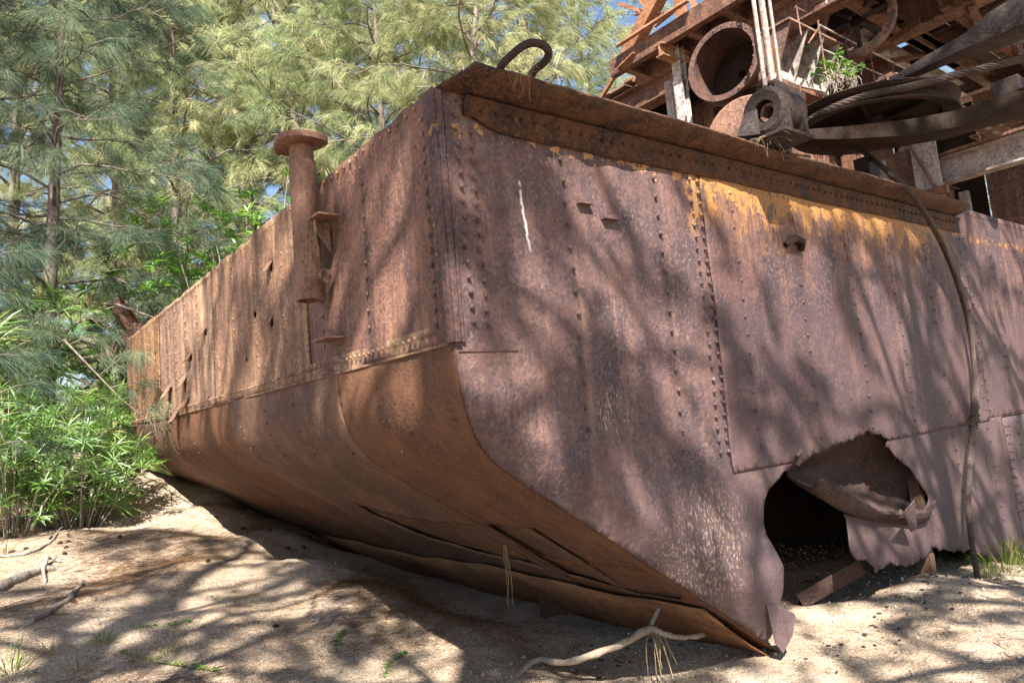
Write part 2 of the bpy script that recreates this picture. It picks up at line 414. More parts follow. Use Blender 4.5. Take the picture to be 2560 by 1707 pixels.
def build_ground():
    xs = axis_coords(-1.5, 9.0, .055, 900); ys = axis_coords(1.2, 12.5, .055, 900)
    X, Y = np.meshgrid(xs, ys, indexing='ij')
    Z = ground_z(X, Y)
    rr = RNG.random(X.shape)
    Z += (rr - .5) * .010
    nx, ny = X.shape
    idx = np.arange(nx*ny).reshape(nx, ny)
    fc = np.stack([idx[:-1, :-1], idx[1:, :-1], idx[1:, 1:], idx[:-1, 1:]], -1).reshape(-1)
    me = fast_mesh('ground', np.stack([X, Y, Z], -1).reshape(-1, 3), fc, 4, M['sand'], smooth_sh=True)
    o = link_mesh('ground', me)
    tag(o, 'pale river sand banked against the rusty hull', kind='structure')
build_ground()

# ------------------------------------------------------------------ the pontoon hull
XB = 1.847; YS = 2.823; ZT = 3.37; YE = 11.6; XE = 13.5
hull = empty('dredge_pontoon', (5.5, 7, 0))
tag(hull, 'huge rusty riveted dredge pontoon with raked bow and torn side, half sunk in sand', 'pontoon')

RAKE = [(1.847, 3.27), (1.847, 1.97), (1.850, 1.86), (1.858, 1.76), (1.878, 1.68), (1.910, 1.60), (1.955, 1.53), (2.02, 1.452), (2.10, 1.378), (2.22, 1.292), (2.409, 1.164), (3.262, .585), (4.137, 0.0)]
def rake_x(z):
    if z >= 1.97: return XB
    for (x0, z0), (x1, z1) in zip(RAKE, RAKE[1:]):
        if z1 <= z <= z0:
            return x0 + (x1 - x0) * ((z0 - z) / (z0 - z1) if z0 != z1 else 0)
    return RAKE[-1][0] + (RAKE[-1][1] - z) / .68
FR_S = [2.655, 3.43, 4.205, 4.985, 5.765, 6.53, 7.32, 8.16, 8.99, 9.80, 10.6, 11.4, 12.2]
FR_B = [3.67, 4.34, 5.02, 5.645, 6.265, 6.955, 7.52, 8.02, 8.49, 8.96, 9.45, 9.95, 10.45, 10.95, 11.4]
def bulge(v, fr):
    import bisect
    i = bisect.bisect(fr, v)
    if i == 0: a, b = fr[0] - .75, fr[0]
    elif i == len(fr): return 0.0
    else: a, b = fr[i-1], fr[i]
    return math.sin(math.pi * max(0, min(1, (v - a) / (b - a))))
def side_dent(x, z):
    d = .010 * bulge(x, FR_S) * smooth(.3, 1.2, z) * smooth(3.36, 3.0, z)
    d += .020 * (noise.noise(Vector((x * .9, 1.7, z * .9)))) * smooth(0, .3, x - XB)
    d += .006 * noise.noise(Vector((x * 4, 5.1, z * 4)))
    e = (x - rake_x(z)) if z < 1.9 else 9
    e = max(e, 0.0)
    if e < .9:                                   # plate breaks over the inner chine bar and turns in
        q = e * .562
        d += (.085 * max(0.0, (.19 - q) / .19) - .014 * math.exp(-((q - .195) / .018) ** 2)) * smooth(1.75, 1.35, z)
    hx, hz = x - 4.3, z - .6
    r = math.hypot(hx, hz * .6)
    d += .045 * math.exp(-(r / .30) ** 2) * math.sin(z * 9 + 1)
    return d
def side_pt(x, z, lift=0.0): return Vector((x, YS + side_dent(x, z) - lift, z))
def bow_dent(y, z):
    d = .020 * bulge(y, FR_B) * smooth(3.37, 3.15, z) * (1 if z > 2.0 else .45)
    d += .024 * noise.noise(Vector((3.3, y * .8, z * .7))) + .005 * noise.noise(Vector((8.3, y * 4, z * 3)))
    return d * smooth(0, .25, y - YS)
def bow_pt(y, z, lift=0.0): return Vector((rake_x(z) + bow_dent(y, z) - lift, y, z))

def plate(name, outline, fn, step, mat, thick, parent, holes=(), jitter=.25, rag=0.0, seed=1):
    rnd = random.Random(seed)
    pts = []; edges = []; faces = []
    def densify(poly, ragged):
        out = []
        for i, a in enumerate(poly):
            b = poly[(i + 1) % len(poly)]
            L = math.hypot(b[0]-a[0], b[1]-a[1]); n = max(1, int(L / (step * .8)))
            for k in range(n):
                t = k / n; p = [a[0] + (b[0]-a[0])*t, a[1] + (b[1]-a[1])*t]
                out.append(p)
        return out
    def addloop(poly):
        b = len(pts); pts.extend([Vector(p) for p in poly]); n = len(poly)
        faces.append(list(range(b, b + n)))
    o = densify(outline, 0); addloop(o)
    hs = [densify(h, 1) for h in holes]
    for h in hs: addloop(h)
    xs = [p[0] for p in o]; zs = [p[1] for p in o]
    def inside(p, poly):
        c = False; j = len(poly) - 1
        for i in range(len(poly)):
            a, b = poly[i], poly[j]
            if (a[1] > p[1]) != (b[1] > p[1]) and p[0] < (b[0]-a[0])*(p[1]-a[1])/(b[1]-a[1]) + a[0]: c = not c
            j = i
        return c
    x = min(xs) + step * .6; row = 0
    while x < max(xs):
        z = min(zs) + step * .4 + (step * .5 if row % 2 else 0)
        while z < max(zs):
            p = (x + rnd.uniform(-jitter, jitter) * step, z + rnd.uniform(-jitter, jitter) * step)
            if inside(p, o) and not any(inside(p, h) for h in hs): pts.append(Vector(p))
            z += step
        x += step * .9; row += 1
    V, E_, Fc, *_ = delaunay_2d_cdt(pts, edges, faces, 2 if holes else 1, 1e-5)
    vs = [fn(v.x, v.y) for v in V]
    me = bpy.data.meshes.new(name); me.from_pydata([tuple(v) for v in vs], [], [tuple(f) for f in Fc])
    for p in me.polygons: p.use_smooth = True
    ob = link_mesh(name, me, mat, parent)
    sd = ob.modifiers.new('thickness', 'SOLIDIFY'); sd.thickness = thick; sd.offset = 0; sd.use_even_offset = False
    return ob

def ragged(poly, amp, step, seed):
    r = random.Random(seed); out = []
    for i in range(len(poly) - 1):
        a, b = poly[i], poly[i+1]; L = math.hypot(b[0]-a[0], b[1]-a[1]); n = max(1, int(L / step))
        for k in range(n):
            t = k / n; j = amp if (k or i) else 0
            out.append((a[0] + (b[0]-a[0])*t + r.uniform(-j, j), a[1] + (b[1]-a[1])*t + r.uniform(-j, j)))
    out.append(poly[-1]); return out

# side plates (each lapped a little over the next)
hole_l = ragged([(4.62, 1.125), (4.45, 1.066), (4.244, .987), (4.203, .911), (4.202, .75), (4.23, .61), (4.258, .471), (4.225, .216), (4.18, .02), (4.137, 0.0)], .008, .05, 3)
A = [(XB, 3.27), (3.9, 3.27), (3.9, 1.148)] + hole_l[:-1] + RAKE[::-1][:-1]
plate('side_plate', A, lambda x, z: side_pt(x, z, .0), .05, M['side'], .010, hull, seed=2)
tearB = ragged([(6.02, 1.15), (5.98, 1.17), (5.84, 1.21), (5.70, 1.245), (5.45, 1.205), (5.2, 1.19), (4.87, 1.157), (4.7, 1.12), (4.55, 1.128)], .014, .045, 4)
Bp = [(3.9, 3.27), (8.24, 3.27), (8.24, 1.15)] + tearB + [(3.9, 1.13)]
plate('side_plate', Bp, lambda x, z: side_pt(x, z, .011), .05, M['side'], .010, hull, seed=3)
tearC = ragged([(8.62, -.75), (7.9, -.34), (7.73, -.13), (7.29, .026), (6.94, .072), (6.6, .15), (6.51, .185), (6.38, .142), (5.99, .132), (5.75, .2), (5.516, .179), (5.4, .29), (5.27, .333), (5.2, .38), (5.179, .44), (5.22, .55), (5.184, .674)], .016, .05, 5)
tearC2 = ragged([(5.184, .674), (5.5, .62), (5.8, .55), (6.25, .47), (6.48, .48), (6.585, .61), (6.348, .851), (6.15, .98), (5.98, 1.11), (6.02, 1.15)], .014, .045, 6)
Cp = [(8.62, 1.165)] + tearC[:-1] + tearC2 + [(6.04, 1.165)]
plate('side_plate', Cp, lambda x, z: side_pt(x, z, .0), .05, M['side'], .010, hull, seed=4)
plate('side_plate', [(8.25, 3.40), (XE, 3.40), (XE, 1.15), (8.25, 1.15)], lambda x, z: side_pt(x, z, -.003), .09, M['side'], .010, hull, seed=5)
plate('side_plate', [(8.63, 1.145), (XE, 1.145), (XE, -.7), (8.63, -.7)], lambda x, z: side_pt(x, z, .004), .09, M['side'], .010, hull, seed=6)

# bow plates: upper strake, lower curved strake, raked bottom
ys = [YS, 4.64, 6.95, 9.40, YE]
for i in range(4):
    a, b = ys[i] + (.003 if i else 0), ys[i+1] - .003
    topn = random.Random(40 + i)
    n = int((b - a) / .16); top = [(a + (b - a) * k / n, 3.285 + topn.uniform(-.010, .010) - (.03 * topn.random() if topn.random() < .18 else 0)) for k in range(n + 1)]
    lift = .010 + .009 * (i % 2)
    hs = []
    rr = random.Random(77 + i)
    spots = {0: [], 1: [(5.28, 2.93, .045), (5.33, 2.50, .04), (5.66, 2.62, .05), (6.02, 2.30, .03)], 2: [(7.30, 2.72, .045), (7.9, 2.55, .04), (8.25, 2.28, .06), (8.05, 2.9, .03)], 3: [(9.7, 2.8, .04)]}[i]
    for (hy, hz, hr) in spots:
        k = rr.randint(6, 8); off = rr.random() * 6
        hs.append([(hy + math.cos(off + 6.283*q/k) * hr * rr.uniform(.45, 1.1), hz + math.sin(off + 6.283*q/k) * hr * rr.uniform(.5, 1.3)) for q in range(k)])
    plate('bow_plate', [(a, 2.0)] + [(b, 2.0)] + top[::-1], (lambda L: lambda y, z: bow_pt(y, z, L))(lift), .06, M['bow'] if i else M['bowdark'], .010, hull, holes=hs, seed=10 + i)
# lower strakes follow the curved knuckle; s runs down the girth
GIR = [(2.06, None)]
def girth_pt(y, s, lift=0.0):
    """s = girth distance below z=2.03 down the bow curve and rake"""
    P = [(1.847, 2.03)] + RAKE[1:] + [(4.75, -.417)]
    acc = 0
    for (x0, z0), (x1, z1) in zip(P, P[1:]):
        L = math.hypot(x1-x0, z1-z0)
        if s <= acc + L or (x1, z1) == P[-1]:
            t = (s - acc) / L; x = x0 + (x1-x0)*t; z = z0 + (z1-z0)*t
            nx, nz = -(z0 - z1) / L, -(x1 - x0) / L       # outward: towards -x and down
            break
        acc += L
    d = .018 * noise.noise(Vector((4.2, y * .9, s * .9))) + .008 * bulge(y, FR_B)
    d *= smooth(0, .25, y - YS)
    off = (max(0.0, side_dent(x, z)) + .006) * smooth(.10, .35, s) * smooth(.22, 0, y - YS)
    return Vector((x + nx * (lift - d), y + off, z + nz * (lift - d)))
SMAX = .06 + .44 + 3.22
def s_of_x(x):                                            # on the straight rake
    base = 0; P = [(1.847, 2.03)] + RAKE[1:11]
    for (x0, z0), (x1, z1) in zip(P, P[1:]): base += math.hypot(x1-x0, z1-z0)
    return base + (x - 2.409) * math.hypot(1, .68)
ys2 = [YS, 4.20, 6.60, 9.1, YE]
S0 = s_of_x(2.62)
tear_pts = [(5.75, 2.62), (5.60, 2.66), (5.41, 2.81), (4.83, 2.86), (4.20, 2.80)]
for i in range(4):
    a, b = ys2[i] + (.003 if i else 0), ys2[i+1] - .003
    hs = []
    if i == 0:
        hs = [ragged([(4.12, s_of_x(2.80)), (3.75, s_of_x(2.78)), (3.40, s_of_x(2.74)), (3.17, s_of_x(2.75)), (3.03, s_of_x(2.92)), (2.99, s_of_x(3.22)), (2.98, s_of_x(3.45)), (3.15, s_of_x(3.62)), (3.55, s_of_x(3.64)), (4.12, s_of_x(3.50)), (4.12, s_of_x(2.80))], .012, .06, 8)[:-1]]
    if i == 1:
        hs = [ragged([(5.85, s_of_x(2.66)), (5.41, s_of_x(2.81)), (4.83, s_of_x(2.86)), (4.30, s_of_x(2.82)), (4.30, s_of_x(3.42)), (4.86, s_of_x(3.38)), (5.53, s_of_x(3.20)), (5.95, s_of_x(2.86)), (5.85, s_of_x(2.66))], .012, .06, 9)[:-1]]
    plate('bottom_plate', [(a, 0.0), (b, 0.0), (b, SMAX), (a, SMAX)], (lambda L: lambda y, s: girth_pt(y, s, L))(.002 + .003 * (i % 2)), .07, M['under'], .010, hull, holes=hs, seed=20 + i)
# inner skin and frames seen through the torn bottom
mb = MB()
def rake_in(x, y, off): return Vector((x + off * .562, y, 1.164 - .68 * (x - 2.409) + off * .827))
vs = []; nx_, ny_ = 10, 22
for j in range(ny_ + 1):
    for i in range(nx_ + 1):
        x = 2.55 + i / nx_ * 1.5; y = 2.9 + j / ny_ * 3.3
        vs.append(rake_in(x, y, .035 + .03 * noise.noise(Vector((x * 2, y * 2, 3)))))
mb.add(vs, [(j*(nx_+1)+i, j*(nx_+1)+i+1, (j+1)*(nx_+1)+i+1, (j+1)*(nx_+1)+i) for j in range(ny_) for i in range(nx_)])
mb.build('inner_plate', M['under'], hull, .6)
for y in (3.72, 4.22):
    MB().extrude(L_prof(.07, .10, .012), rake_in(2.5, y, .012), rake_in(4.05, y, .012), (.56, 0, .83)).build('frame_bar', M['under'] if y > 4 else M['inner'], hull)
for x in (3.30,):
    MB().extrude(L_prof(.06, .06, .012), rake_in(x, 2.95, .03), rake_in(x, 6.1, .03), (.56, 0, .83)).build('stringer', M['orange'], hull)
# sagging strip along the foot of the rake
mb = MB(); vs = []; n = 60
for i in range(n + 1):
    y = 2.95 + i / n * 6.4
    x0 = 3.60 + .05 * math.sin(y * 2.1) + .02 * math.sin(y * 7); x1 = 4.50
    for k in range(5):
        q = k / 4; p = rake_in(x0 + (x1 - x0) * q, y, -.022 - .035 * math.sin(q * 3.1) * (1 + .5 * math.sin(y * 3.3)))
        vs.append(p)
mb.add(vs, [(i*5+k, i*5+k+1, (i+1)*5+k+1, (i+1)*5+k) for i in range(n) for k in range(4)])
o = mb.build('chine_strip', M['orange'], hull, .7); md = o.modifiers.new('t', 'SOLIDIFY'); md.thickness = .008
# seam strip (lap edge) along the bow between strakes
MB().extrude([(0, 0), (.012, 0), (.012, .11), (0, .11)], (XB - .012, YS + .05, 1.985), (XB - .012, YE, 1.985)).build('lap_strip', M['bow'], hull)

# side butt strap, corner angle, deck angle
mb = MB()
for x0, x1, y0, y1 in ((1.832, 1.868, 2.792, 2.818), (1.878, 1.896, 2.803, 2.820)):
    mb.bx(x0, x1, y0, y1, 1.99, 3.262)
mb.bx(1.815, 1.833, 2.80, 2.87, 1.99, 3.262)
mb.build('corner_angle', M['side'], hull, .6, bevel=.005)
MB().add([(1.91, 2.815, 1.958), (2.22, 2.815, 1.953), (2.22, 2.815, 1.945), (1.86, 2.815, 1.945), (1.91, 2.832, 1.965), (2.22, 2.832, 1.960), (2.22, 2.832, 1.938), (1.86, 2.832, 1.938)],
     [(0, 1, 2, 3), (0, 4, 5, 1), (1, 5, 6, 2), (2, 6, 7, 3), (3, 7, 4, 0)]).build('shelf_strip', M['side'], hull)
def deck_web():
    vs = []; n = 110
    for i in range(n + 1):
        x = 2.0 + 6.22 * i / n
        zb = 3.105 + (.10 * (1 - i / 5) ** 2 if i < 5 else 0) + .006 * noise.noise(Vector((x * 5, 0, 0)))
        for z in (zb, 3.16, 3.21, 3.258):
            y = side_pt(x, z, .021).y - (.030 * smooth(3.22, 3.258, z))
            vs.append((x, y, z))
    m = MB().add(vs, [(i*4+k, i*4+k+1, (i+1)*4+k+1, (i+1)*4+k) for i in range(n) for k in range(3)])
    o = m.build('deck_angle', M['deck'], hull, .6)
    md = o.modifiers.new('t', 'SOLIDIFY'); md.thickness = .012; md.offset = 0
deck_web()
# deck edge plate with its ragged, slightly waving lip
def deck_lip():
    vs = []; n = 150; prof = [(3.02, -.095), (2.80, -.10), (2.735, -.085), (2.67, -.060), (2.612, -.035)]
    for i in range(n + 1):
        t = i / n
        for k, (y, dz) in enumerate(prof):
            x0 = 1.86 + (.10 if k == 4 else .07 if k == 3 else .03 if k == 2 else 0); x1 = 8.16 - (.10 if k == 4 else .03 if k == 3 else 0)
            x = x0 + (x1 - x0) * t
            wv = .014 * noise.noise(Vector((x * 1.3, 2, 0))) + .012 * noise.noise(Vector((x * 6, 2, 1))) + .008 * noise.noise(Vector((x * 19, 2, 1)))
            sag = -.035 * math.exp(-((x - 4.75) / .5) ** 2)
            vs.append((x, y + (wv * .8 if k == 4 else 0), 3.372 + dz + (wv + sag * .6) * (k / 4)))
    m = MB().add(vs, [(i*5+k, i*5+k+1, (i+1)*5+k+1, (i+1)*5+k) for i in range(n) for k in range(4)])
    o = m.build('deck_edge_plate', M['deck'], hull, .35)
    md = o.modifiers.new('t', 'SOLIDIFY'); md.thickness = .016; md.offset = 1
deck_lip()
MB().bx(1.90, XE, 3.025, YE - .02, 3.235, 3.262).build('deck', M['frame'], hull)
MB().bx(8.2, XE, 2.84, 3.02, 3.33, 3.36).build('deck', M['frame'], hull)
MB().bx(XE - .02, XE, YS, YE, -.6, 3.33).build('stern_plate', M['side'], hull)
MB().bx(1.9, XE, YE - .02, YE, -.6, 3.33).build('far_side_plate', M['side'], hull)
# hold: bulkhead behind the torn hole, with stiffeners
mb = MB(); vs = []
for j in range(31):
    for i in range(61):
        x = 4.0 + 9.0 * i / 60; z = -.5 + 3.8 * j / 30
        vs.append((x, 4.75 + .06 * noise.noise(Vector((x, 3, z))) + .35 * smooth(5.2, 4.0, x), z))
mb.add(vs, [(j*61+i, j*61+i+1, (j+1)*61+i+1, (j+1)*61+i) for j in range(30) for i in range(60)])
mb.build('bulkhead', M['inner'], hull, .6)
for x in (6.53,): MB().extrude(L_prof(.09, .09, .012), (x, YS + .03, .3 if x < 6.4 else -.2), (x, YS + .03, 3.3), (1, 0, 0)).build('frame_bar', M['inner'], hull)
MB().extrude(L_prof(.14, .12, .015), (5.62, 2.95, .14), (5.22, 3.28, -.09), (0, 0, 1)).build('bent_bar', M['flap'], hull)

# torn plate peeled out of the hole
def flap():
    top = [(4.66, 1.115), (4.90, 1.15), (5.2, 1.185), (5.45, 1.20), (5.70, 1.235), (5.98, 1.11), (6.2, .96), (6.40, .80), (6.59, .60)]
    bot = [(4.80, .93), (4.92, .84), (5.10, .745), (5.32, .66), (5.55, .585), (5.85, .52), (6.15, .46), (6.38, .44), (6.59, .53)]
    nu, nv = 48, 22; vs = []
    def lerp(P, u):
        q = u * (len(P) - 1); i = min(int(q), len(P) - 2); t = q - i
        return P[i][0] + (P[i+1][0]-P[i][0])*t, P[i][1] + (P[i+1][1]-P[i][1])*t
    for i in range(nu + 1):
        u = i / nu; tx, tz = lerp(top, u); bx, bz = lerp(bot, u)
        ov = smooth(.42, .60, u); tx += .11 * ov; tz += .07 * ov * smooth(1.0, .8, u); bx += .05 * smooth(.75, 1, u)
        env = math.sin(math.pi * min(1, max(0, u * .92 + .06))) ** .6
        for j in range(nv + 1):
            v = j / nv
            if v < .72:
                q = v / .72
                x = tx + (bx - tx) * q; z = tz + (bz - tz) * q
                y = YS + .015 + env * (.07 + .30 * math.sin(q * math.pi * .86) - .21 * q ** 3 + .012 * math.sin(q * 14 + u * 7))
            else:                                       # rolled lip turning back up and outward
                q = (v - .72) / .28; R = (.062 + .02 * math.sin(u * 9)) * (.35 + .65 * env)
                a = q * 3.5
                x = bx - .02 * q; z = bz - R * math.sin(a) * .85 + R * .9 * (1 - math.cos(a)) * .75
                y = YS + .015 + env * (.07 + .30 * math.sin(math.pi * .86) - .21 + .012 * math.sin(14 + u * 7)) - R * (1 - math.cos(a)) * .9
            nn = noise.noise(Vector((x * 5, y * 5, z * 5))) * .012 + .022 * (abs(noise.noise(Vector((x * 3.1 + 7, u * 2, v * 3)))) - .2)
            if j in (0, nv): z += noise.noise(Vector((x * 14, 3, j))) * .03 + noise.noise(Vector((x * 40, 3, j))) * .02
            vs.append((x, y + nn, z + nn * .5))
    m = MB().add(vs, [(i*(nv+1)+j, i*(nv+1)+j+1, (i+1)*(nv+1)+j+1, (i+1)*(nv+1)+j) for i in range(nu) for j in range(nv)])
    o = m.build('torn_flap', M['flap'], hull, .28); md = o.modifiers.new('t', 'SOLIDIFY'); md.thickness = .008; md.offset = 0
    o['label'] = 'curled sheet of hull plate peeled down over the ragged hole'
flap()
o = MB().add([(5.66, 2.62, .62), (5.90, 2.63, .685), (6.02, 2.70, .44), (5.96, 2.72, .42)], [(0, 1, 2, 3)]).build('torn_tongue', M['side'], hull)
md = o.modifiers.new('t', 'SOLIDIFY'); md.thickness = .008
# folded rag of plate at the foot of the tear, and a peeled curl at its head
o = MB().add([(4.05, 2.815, .27), (4.17, 2.80, .24), (4.27, 2.76, .17), (4.23, 2.77, .05), (4.14, 2.80, -.05), (4.10, 2.82, .02), (4.12, 2.81, .15)], [(0, 1, 6), (1, 2, 3, 6), (6, 3, 4, 5), (0, 6, 5)]).build('folded_scrap', M['side'], hull)
md = o.modifiers.new('t', 'SOLIDIFY'); md.thickness = .007
o = MB().tube([(4.60, 2.80, 1.10), (4.62, 2.77, 1.16), (4.60, 2.76, 1.20), (4.585, 2.78, 1.17), (4.60, 2.80, 1.15)], [.016, .020, .018, .015, .01], 6).build('curled_scrap', M['side'], hull, .8)
# peeling flakes on the bow
for (y, z, a) in ((5.31, 2.945, .9), (5.36, 2.53, .8), (8.22, 2.34, 1.0), (8.6, 2.0, .7), (7.32, 2.75, .6), (7.92, 2.57, .6), (8.1, 2.12, .9), (8.9, 2.3, 1.1)):
    s = .07 if y < 8 else .11; x = bow_pt(y, z).x - .02
    o = MB().add([(x, y - s, z + s * .4), (x, y + s * .8, z + s * .5), (x - s * .9, y + s * .2, z - s * .9), (x - s * .5, y - s * .7, z - s * .6)], [(0, 1, 2), (0, 2, 3)]).build('rust_flake', M['bow'], hull)
    md = o.modifiers.new('t', 'SOLIDIFY'); md.thickness = .005
# little brackets welded on the side
for (x, z, w_) in ((2.80, 2.795, .10), (3.0, 2.725, .13)):
    p = side_pt(x, z); MB().bx(x - w_/2, x + w_/2, p.y - .045, p.y, z - .012, z + .012).build('lug', M['side'], hull)
p = side_pt(4.99, 2.74); MB().tube([p + Vector((-.17, -.03, -.04)), p + Vector((-.08, -.06, .01)), p + Vector((.03, -.05, .0)), p + Vector((.05, -.03, -.07))], [.025, .03, .035, .02], 6).build('mud_nest', M['black'], hull, 1)

# bent-bar lifting loop on the deck edge
loop = [at(1250, 176, Y=2.66), at(1256, 161, Y=2.63), at(1275, 142, Y=2.58), at(1300, 120, Y=2.52), at(1325, 108, Y=2.475), at(1350, 110, Y=2.455), at(1368, 122, Y=2.46), at(1371, 140, Y=2.49), at(1358, 158, Y=2.54), at(1340, 172, Y=2.60), at(1328, 188, Y=2.64)]
def spline(P, n=5):
    P = [Vector(p) for p in P]; out = []
    for i in range(len(P) - 1):
        p0 = P[max(i-1, 0)]; p1 = P[i]; p2 = P[i+1]; p3 = P[min(i+2, len(P)-1)]
        for k in range(n):
            t = k / n
            out.append(.5 * ((2*p1) + (p2-p0)*t + (2*p0-5*p1+4*p2-p3)*t*t + (3*p1-p0-3*p2+p3)*t**3))
    out.append(P[-1]); return out
MB().tube(spline(loop), .021, 10).build('lifting_loop', M['dark'], hull, 1)

# vent pipe standing off the bow
PX = 1.718
pc = at(765, 570, X=PX); ptop = at(762, 372, X=PX); pbot = at(775, 752, X=PX)
py_ = pc.y; rP = .085
vent = MB().lathe([(rP, ptop.z - .07), (rP, pbot.z), (rP - .008, pbot.z + .002), (rP - .008, ptop.z - .4)], (PX, py_, 0), seg=28).build('vent_pipe', M['pipe'], hull, .6)
vent['label'] = 'upright vent pipe with a flat mushroom cap on the bow'
MB().lathe([(rP - .010, ptop.z - .09), (rP - .006, ptop.z + .03)], (PX, py_, 0), seg=28).build('neck', M['pipe'], vent, .6)
def cap():
    zc = ptop.z + .035; R = .172; vs = []; seg = 40; prof = [(.02, .0), (R * .93, .002), (R, .012), (R, .048), (R * .94, .056), (.02, .060)]
    for k in range(seg):
        t = 6.2832 * k / seg
        for r, h in prof:
            wv = .012 * math.sin(t * 2 + .6) * (r / R)
            lip = -.018 if (2.3 < t < 3.1 and r > R * .9) else 0
            vs.append((PX + r * math.cos(t), py_ + r * math.sin(t), zc + h + wv + lip + .02 * (r * math.cos(t) / R)))
    n = len(prof); fs = [(k*n+i, ((k+1) % seg)*n+i, ((k+1) % seg)*n+i+1, k*n+i+1) for k in range(seg) for i in range(n - 1)]
    fs += [tuple(k*n for k in range(seg)), tuple(k*n+n-1 for k in range(seg))]
    MB().add(vs, fs).build('cap', M['pipe'], vent, .7)
cap()
b1 = at(778, 547, X=1.74); b2 = at(843, 543, X=1.80)
zb = (b1.z + b2.z) / 2
MB().bx(1.69, 1.835, b2.y + .03, py_ - .045, zb - .006, zb + .006).build('bracket_plate', M['pipe'], vent)
MB().add([(1.70, py_ - .10, zb - .006), (1.835, py_ - .10, zb - .006), (1.835, py_ - .10, zb - .20), (1.70, py_ - .088, zb - .006), (1.835, py_ - .088, zb - .006), (1.835, py_ - .088, zb - .20)], [(0, 1, 2), (3, 5, 4), (0, 3, 4, 1), (1, 4, 5, 2), (2, 5, 3, 0)]).build('gusset', M['pipe'], vent)
MB().lathe([(.001, 0), (.045, 0), (.05, .01), (.045, .022), (.001, .022)], (1.775, py_ - .105, at(810, 690, X=1.77).z), (.25, -1, 0), 16).build('pivot_disc', M['bow'], vent, .6)
zl = at(815, 850, X=1.78).z
MB().bx(1.71, 1.835, at(848, 845, X=1.80).y, at(790, 856, X=1.74).y, zl - .006, zl + .006).build('lower_bracket', M['pipe'], vent)

# rivets ------------------------------------------------------------
rv = []     # (position, outward normal, radius, material)
def rs(x, z, r=.0145, lift=.012): rv.append((side_pt(x, z, lift + .004), (0, -1, 0), r, 'side'))
def rb(y, z, r=.0135, lift=.016): rv.append((bow_pt(y, z, lift + .004), (-1, 0, 0), r, 'bow'))
def col_s(x, z0, z1, sp, skip=0.0, ox=0.0):
    z = z0
    while z > z1:
        if random.random() >= skip: rs(x + random.uniform(-.006, .006) + ox * (z0 - z), z)
        z -= sp * random.uniform(.94, 1.06)
col_s(1.955, 3.15, 2.03, .0765); col_s(2.045, 3.08, 2.03, .0765)
for x in FR_S:
    col_s(x, 3.03, 1.25 if x > 3 else 1.42, .1255, .04)
    if x > 6.6: col_s(x, 1.08, .15, .13, .15)
col_s(3.79, 3.07, 1.22, .078); col_s(3.872, 3.07, 1.22, .078)
col_s(8.29, 3.05, 1.2, .10); col_s(8.66, 1.06, .1, .09); col_s(8.74, 1.06, .1, .09)
x = 2.12
while x < 8.1:
    p = side_pt(x, 3.20, .031); rv.append((p, (0, -1, 0), .0135, 'deck')); x += .088 * random.uniform(.96, 1.04)
x = 8.32
while x < XE: rs(x, 3.345, .013, .0); x += .085
x = 8.7
while x < XE: rs(x, 1.19, .011, .006); x += .075
x = 2.75
while x < 3.6: rs(x, 1.05 - .0 * x, .013) if x > 3.4 else None; x += .16
for y, o_ in ((2.885, 0), (2.955, .038)):
    z = 3.20 - o_
    while z > 2.06: rb(y, z, .0145); z -= .0765
for y in FR_B:
    z = 3.15
    while z > 2.14: rb(y, z); z -= .095 * random.uniform(.95, 1.05)
    s = .18
    while s < .62:
        if random.random() > .25:
            p = girth_pt(y, s, .012); q = girth_pt(y, s + .01, .012) - p; nrm = Vector((q.z, 0, -q.x)).normalized()
            if nrm.x > 0: nrm = -nrm
            rv.append((p, tuple(nrm), .0115, 'under'))
        s += .10
y = 3.02
while y < YE: rb(y, 3.245, .0125); y += .068 if y > 4.9 else .10
y = 2.98
while y < YE: rv.append((Vector((XB - .026, y, 2.055 + random.uniform(-.003, .003))), (-1, 0, 0), .0125, 'bow')); y += .060
y = 3.4
while y < YE:
    pass; y += 10
# rivets on the raked side edge bar and under-bottom frames
for y in (3.30, 3.74):
    for k in range(7):
        p = rake_in(2.72 + k * .13, y + .05, .10); rv.append((p, (-.56, 0, -.83), .013, 'inner'))
def rivet_mesh(r, mat):
    prof = [(r * 1.0, 0), (r * .96, r * .30), (r * .72, r * .62), (r * .36, r * .78), (.0001, r * .82)]
    m = MB().lathe(prof, (0, 0, 0), (0, 0, 1), 8)
    me = bpy.data.meshes.new('rivet'); me.from_pydata(m.v, [], m.f); me.materials.append(mat)
    for p in me.polygons: p.use_smooth = True
    return me
rv = [q for q in rv if depth_of(q[0]) > 1]
rv.sort(key=lambda q: depth_of(q[0]) / q[2])
rmesh = {}
for p, nrm, r, mk in rv[:300]:
    k = (round(r, 4), mk)
    if k not in rmesh: rmesh[k] = rivet_mesh(r, M[mk])
    o = bpy.data.objects.new('rivet', rmesh[k]); COL.objects.link(o); o.parent = hull; o.matrix_parent_inverse = parent_inv(hull)
    o.location = p; o.rotation_euler = Vector(nrm).to_track_quat('Z', 'Y').to_euler()
    s = random.uniform(.88, 1.12); o.scale = (s, s, random.uniform(.8, 1.15))
for mk in ('side', 'bow', 'deck', 'inner', 'under'):
    mb = MB()
    for p, nrm, r, k in rv[300:]:
        if k == mk: mb.lathe([(r, 0), (r * .85, r * .55), (.0001, r * .82)], p, nrm, 6)
    if mb.v: tag(mb.build('rivet_rows', M[mk], hull, 1.5), kind='stuff')
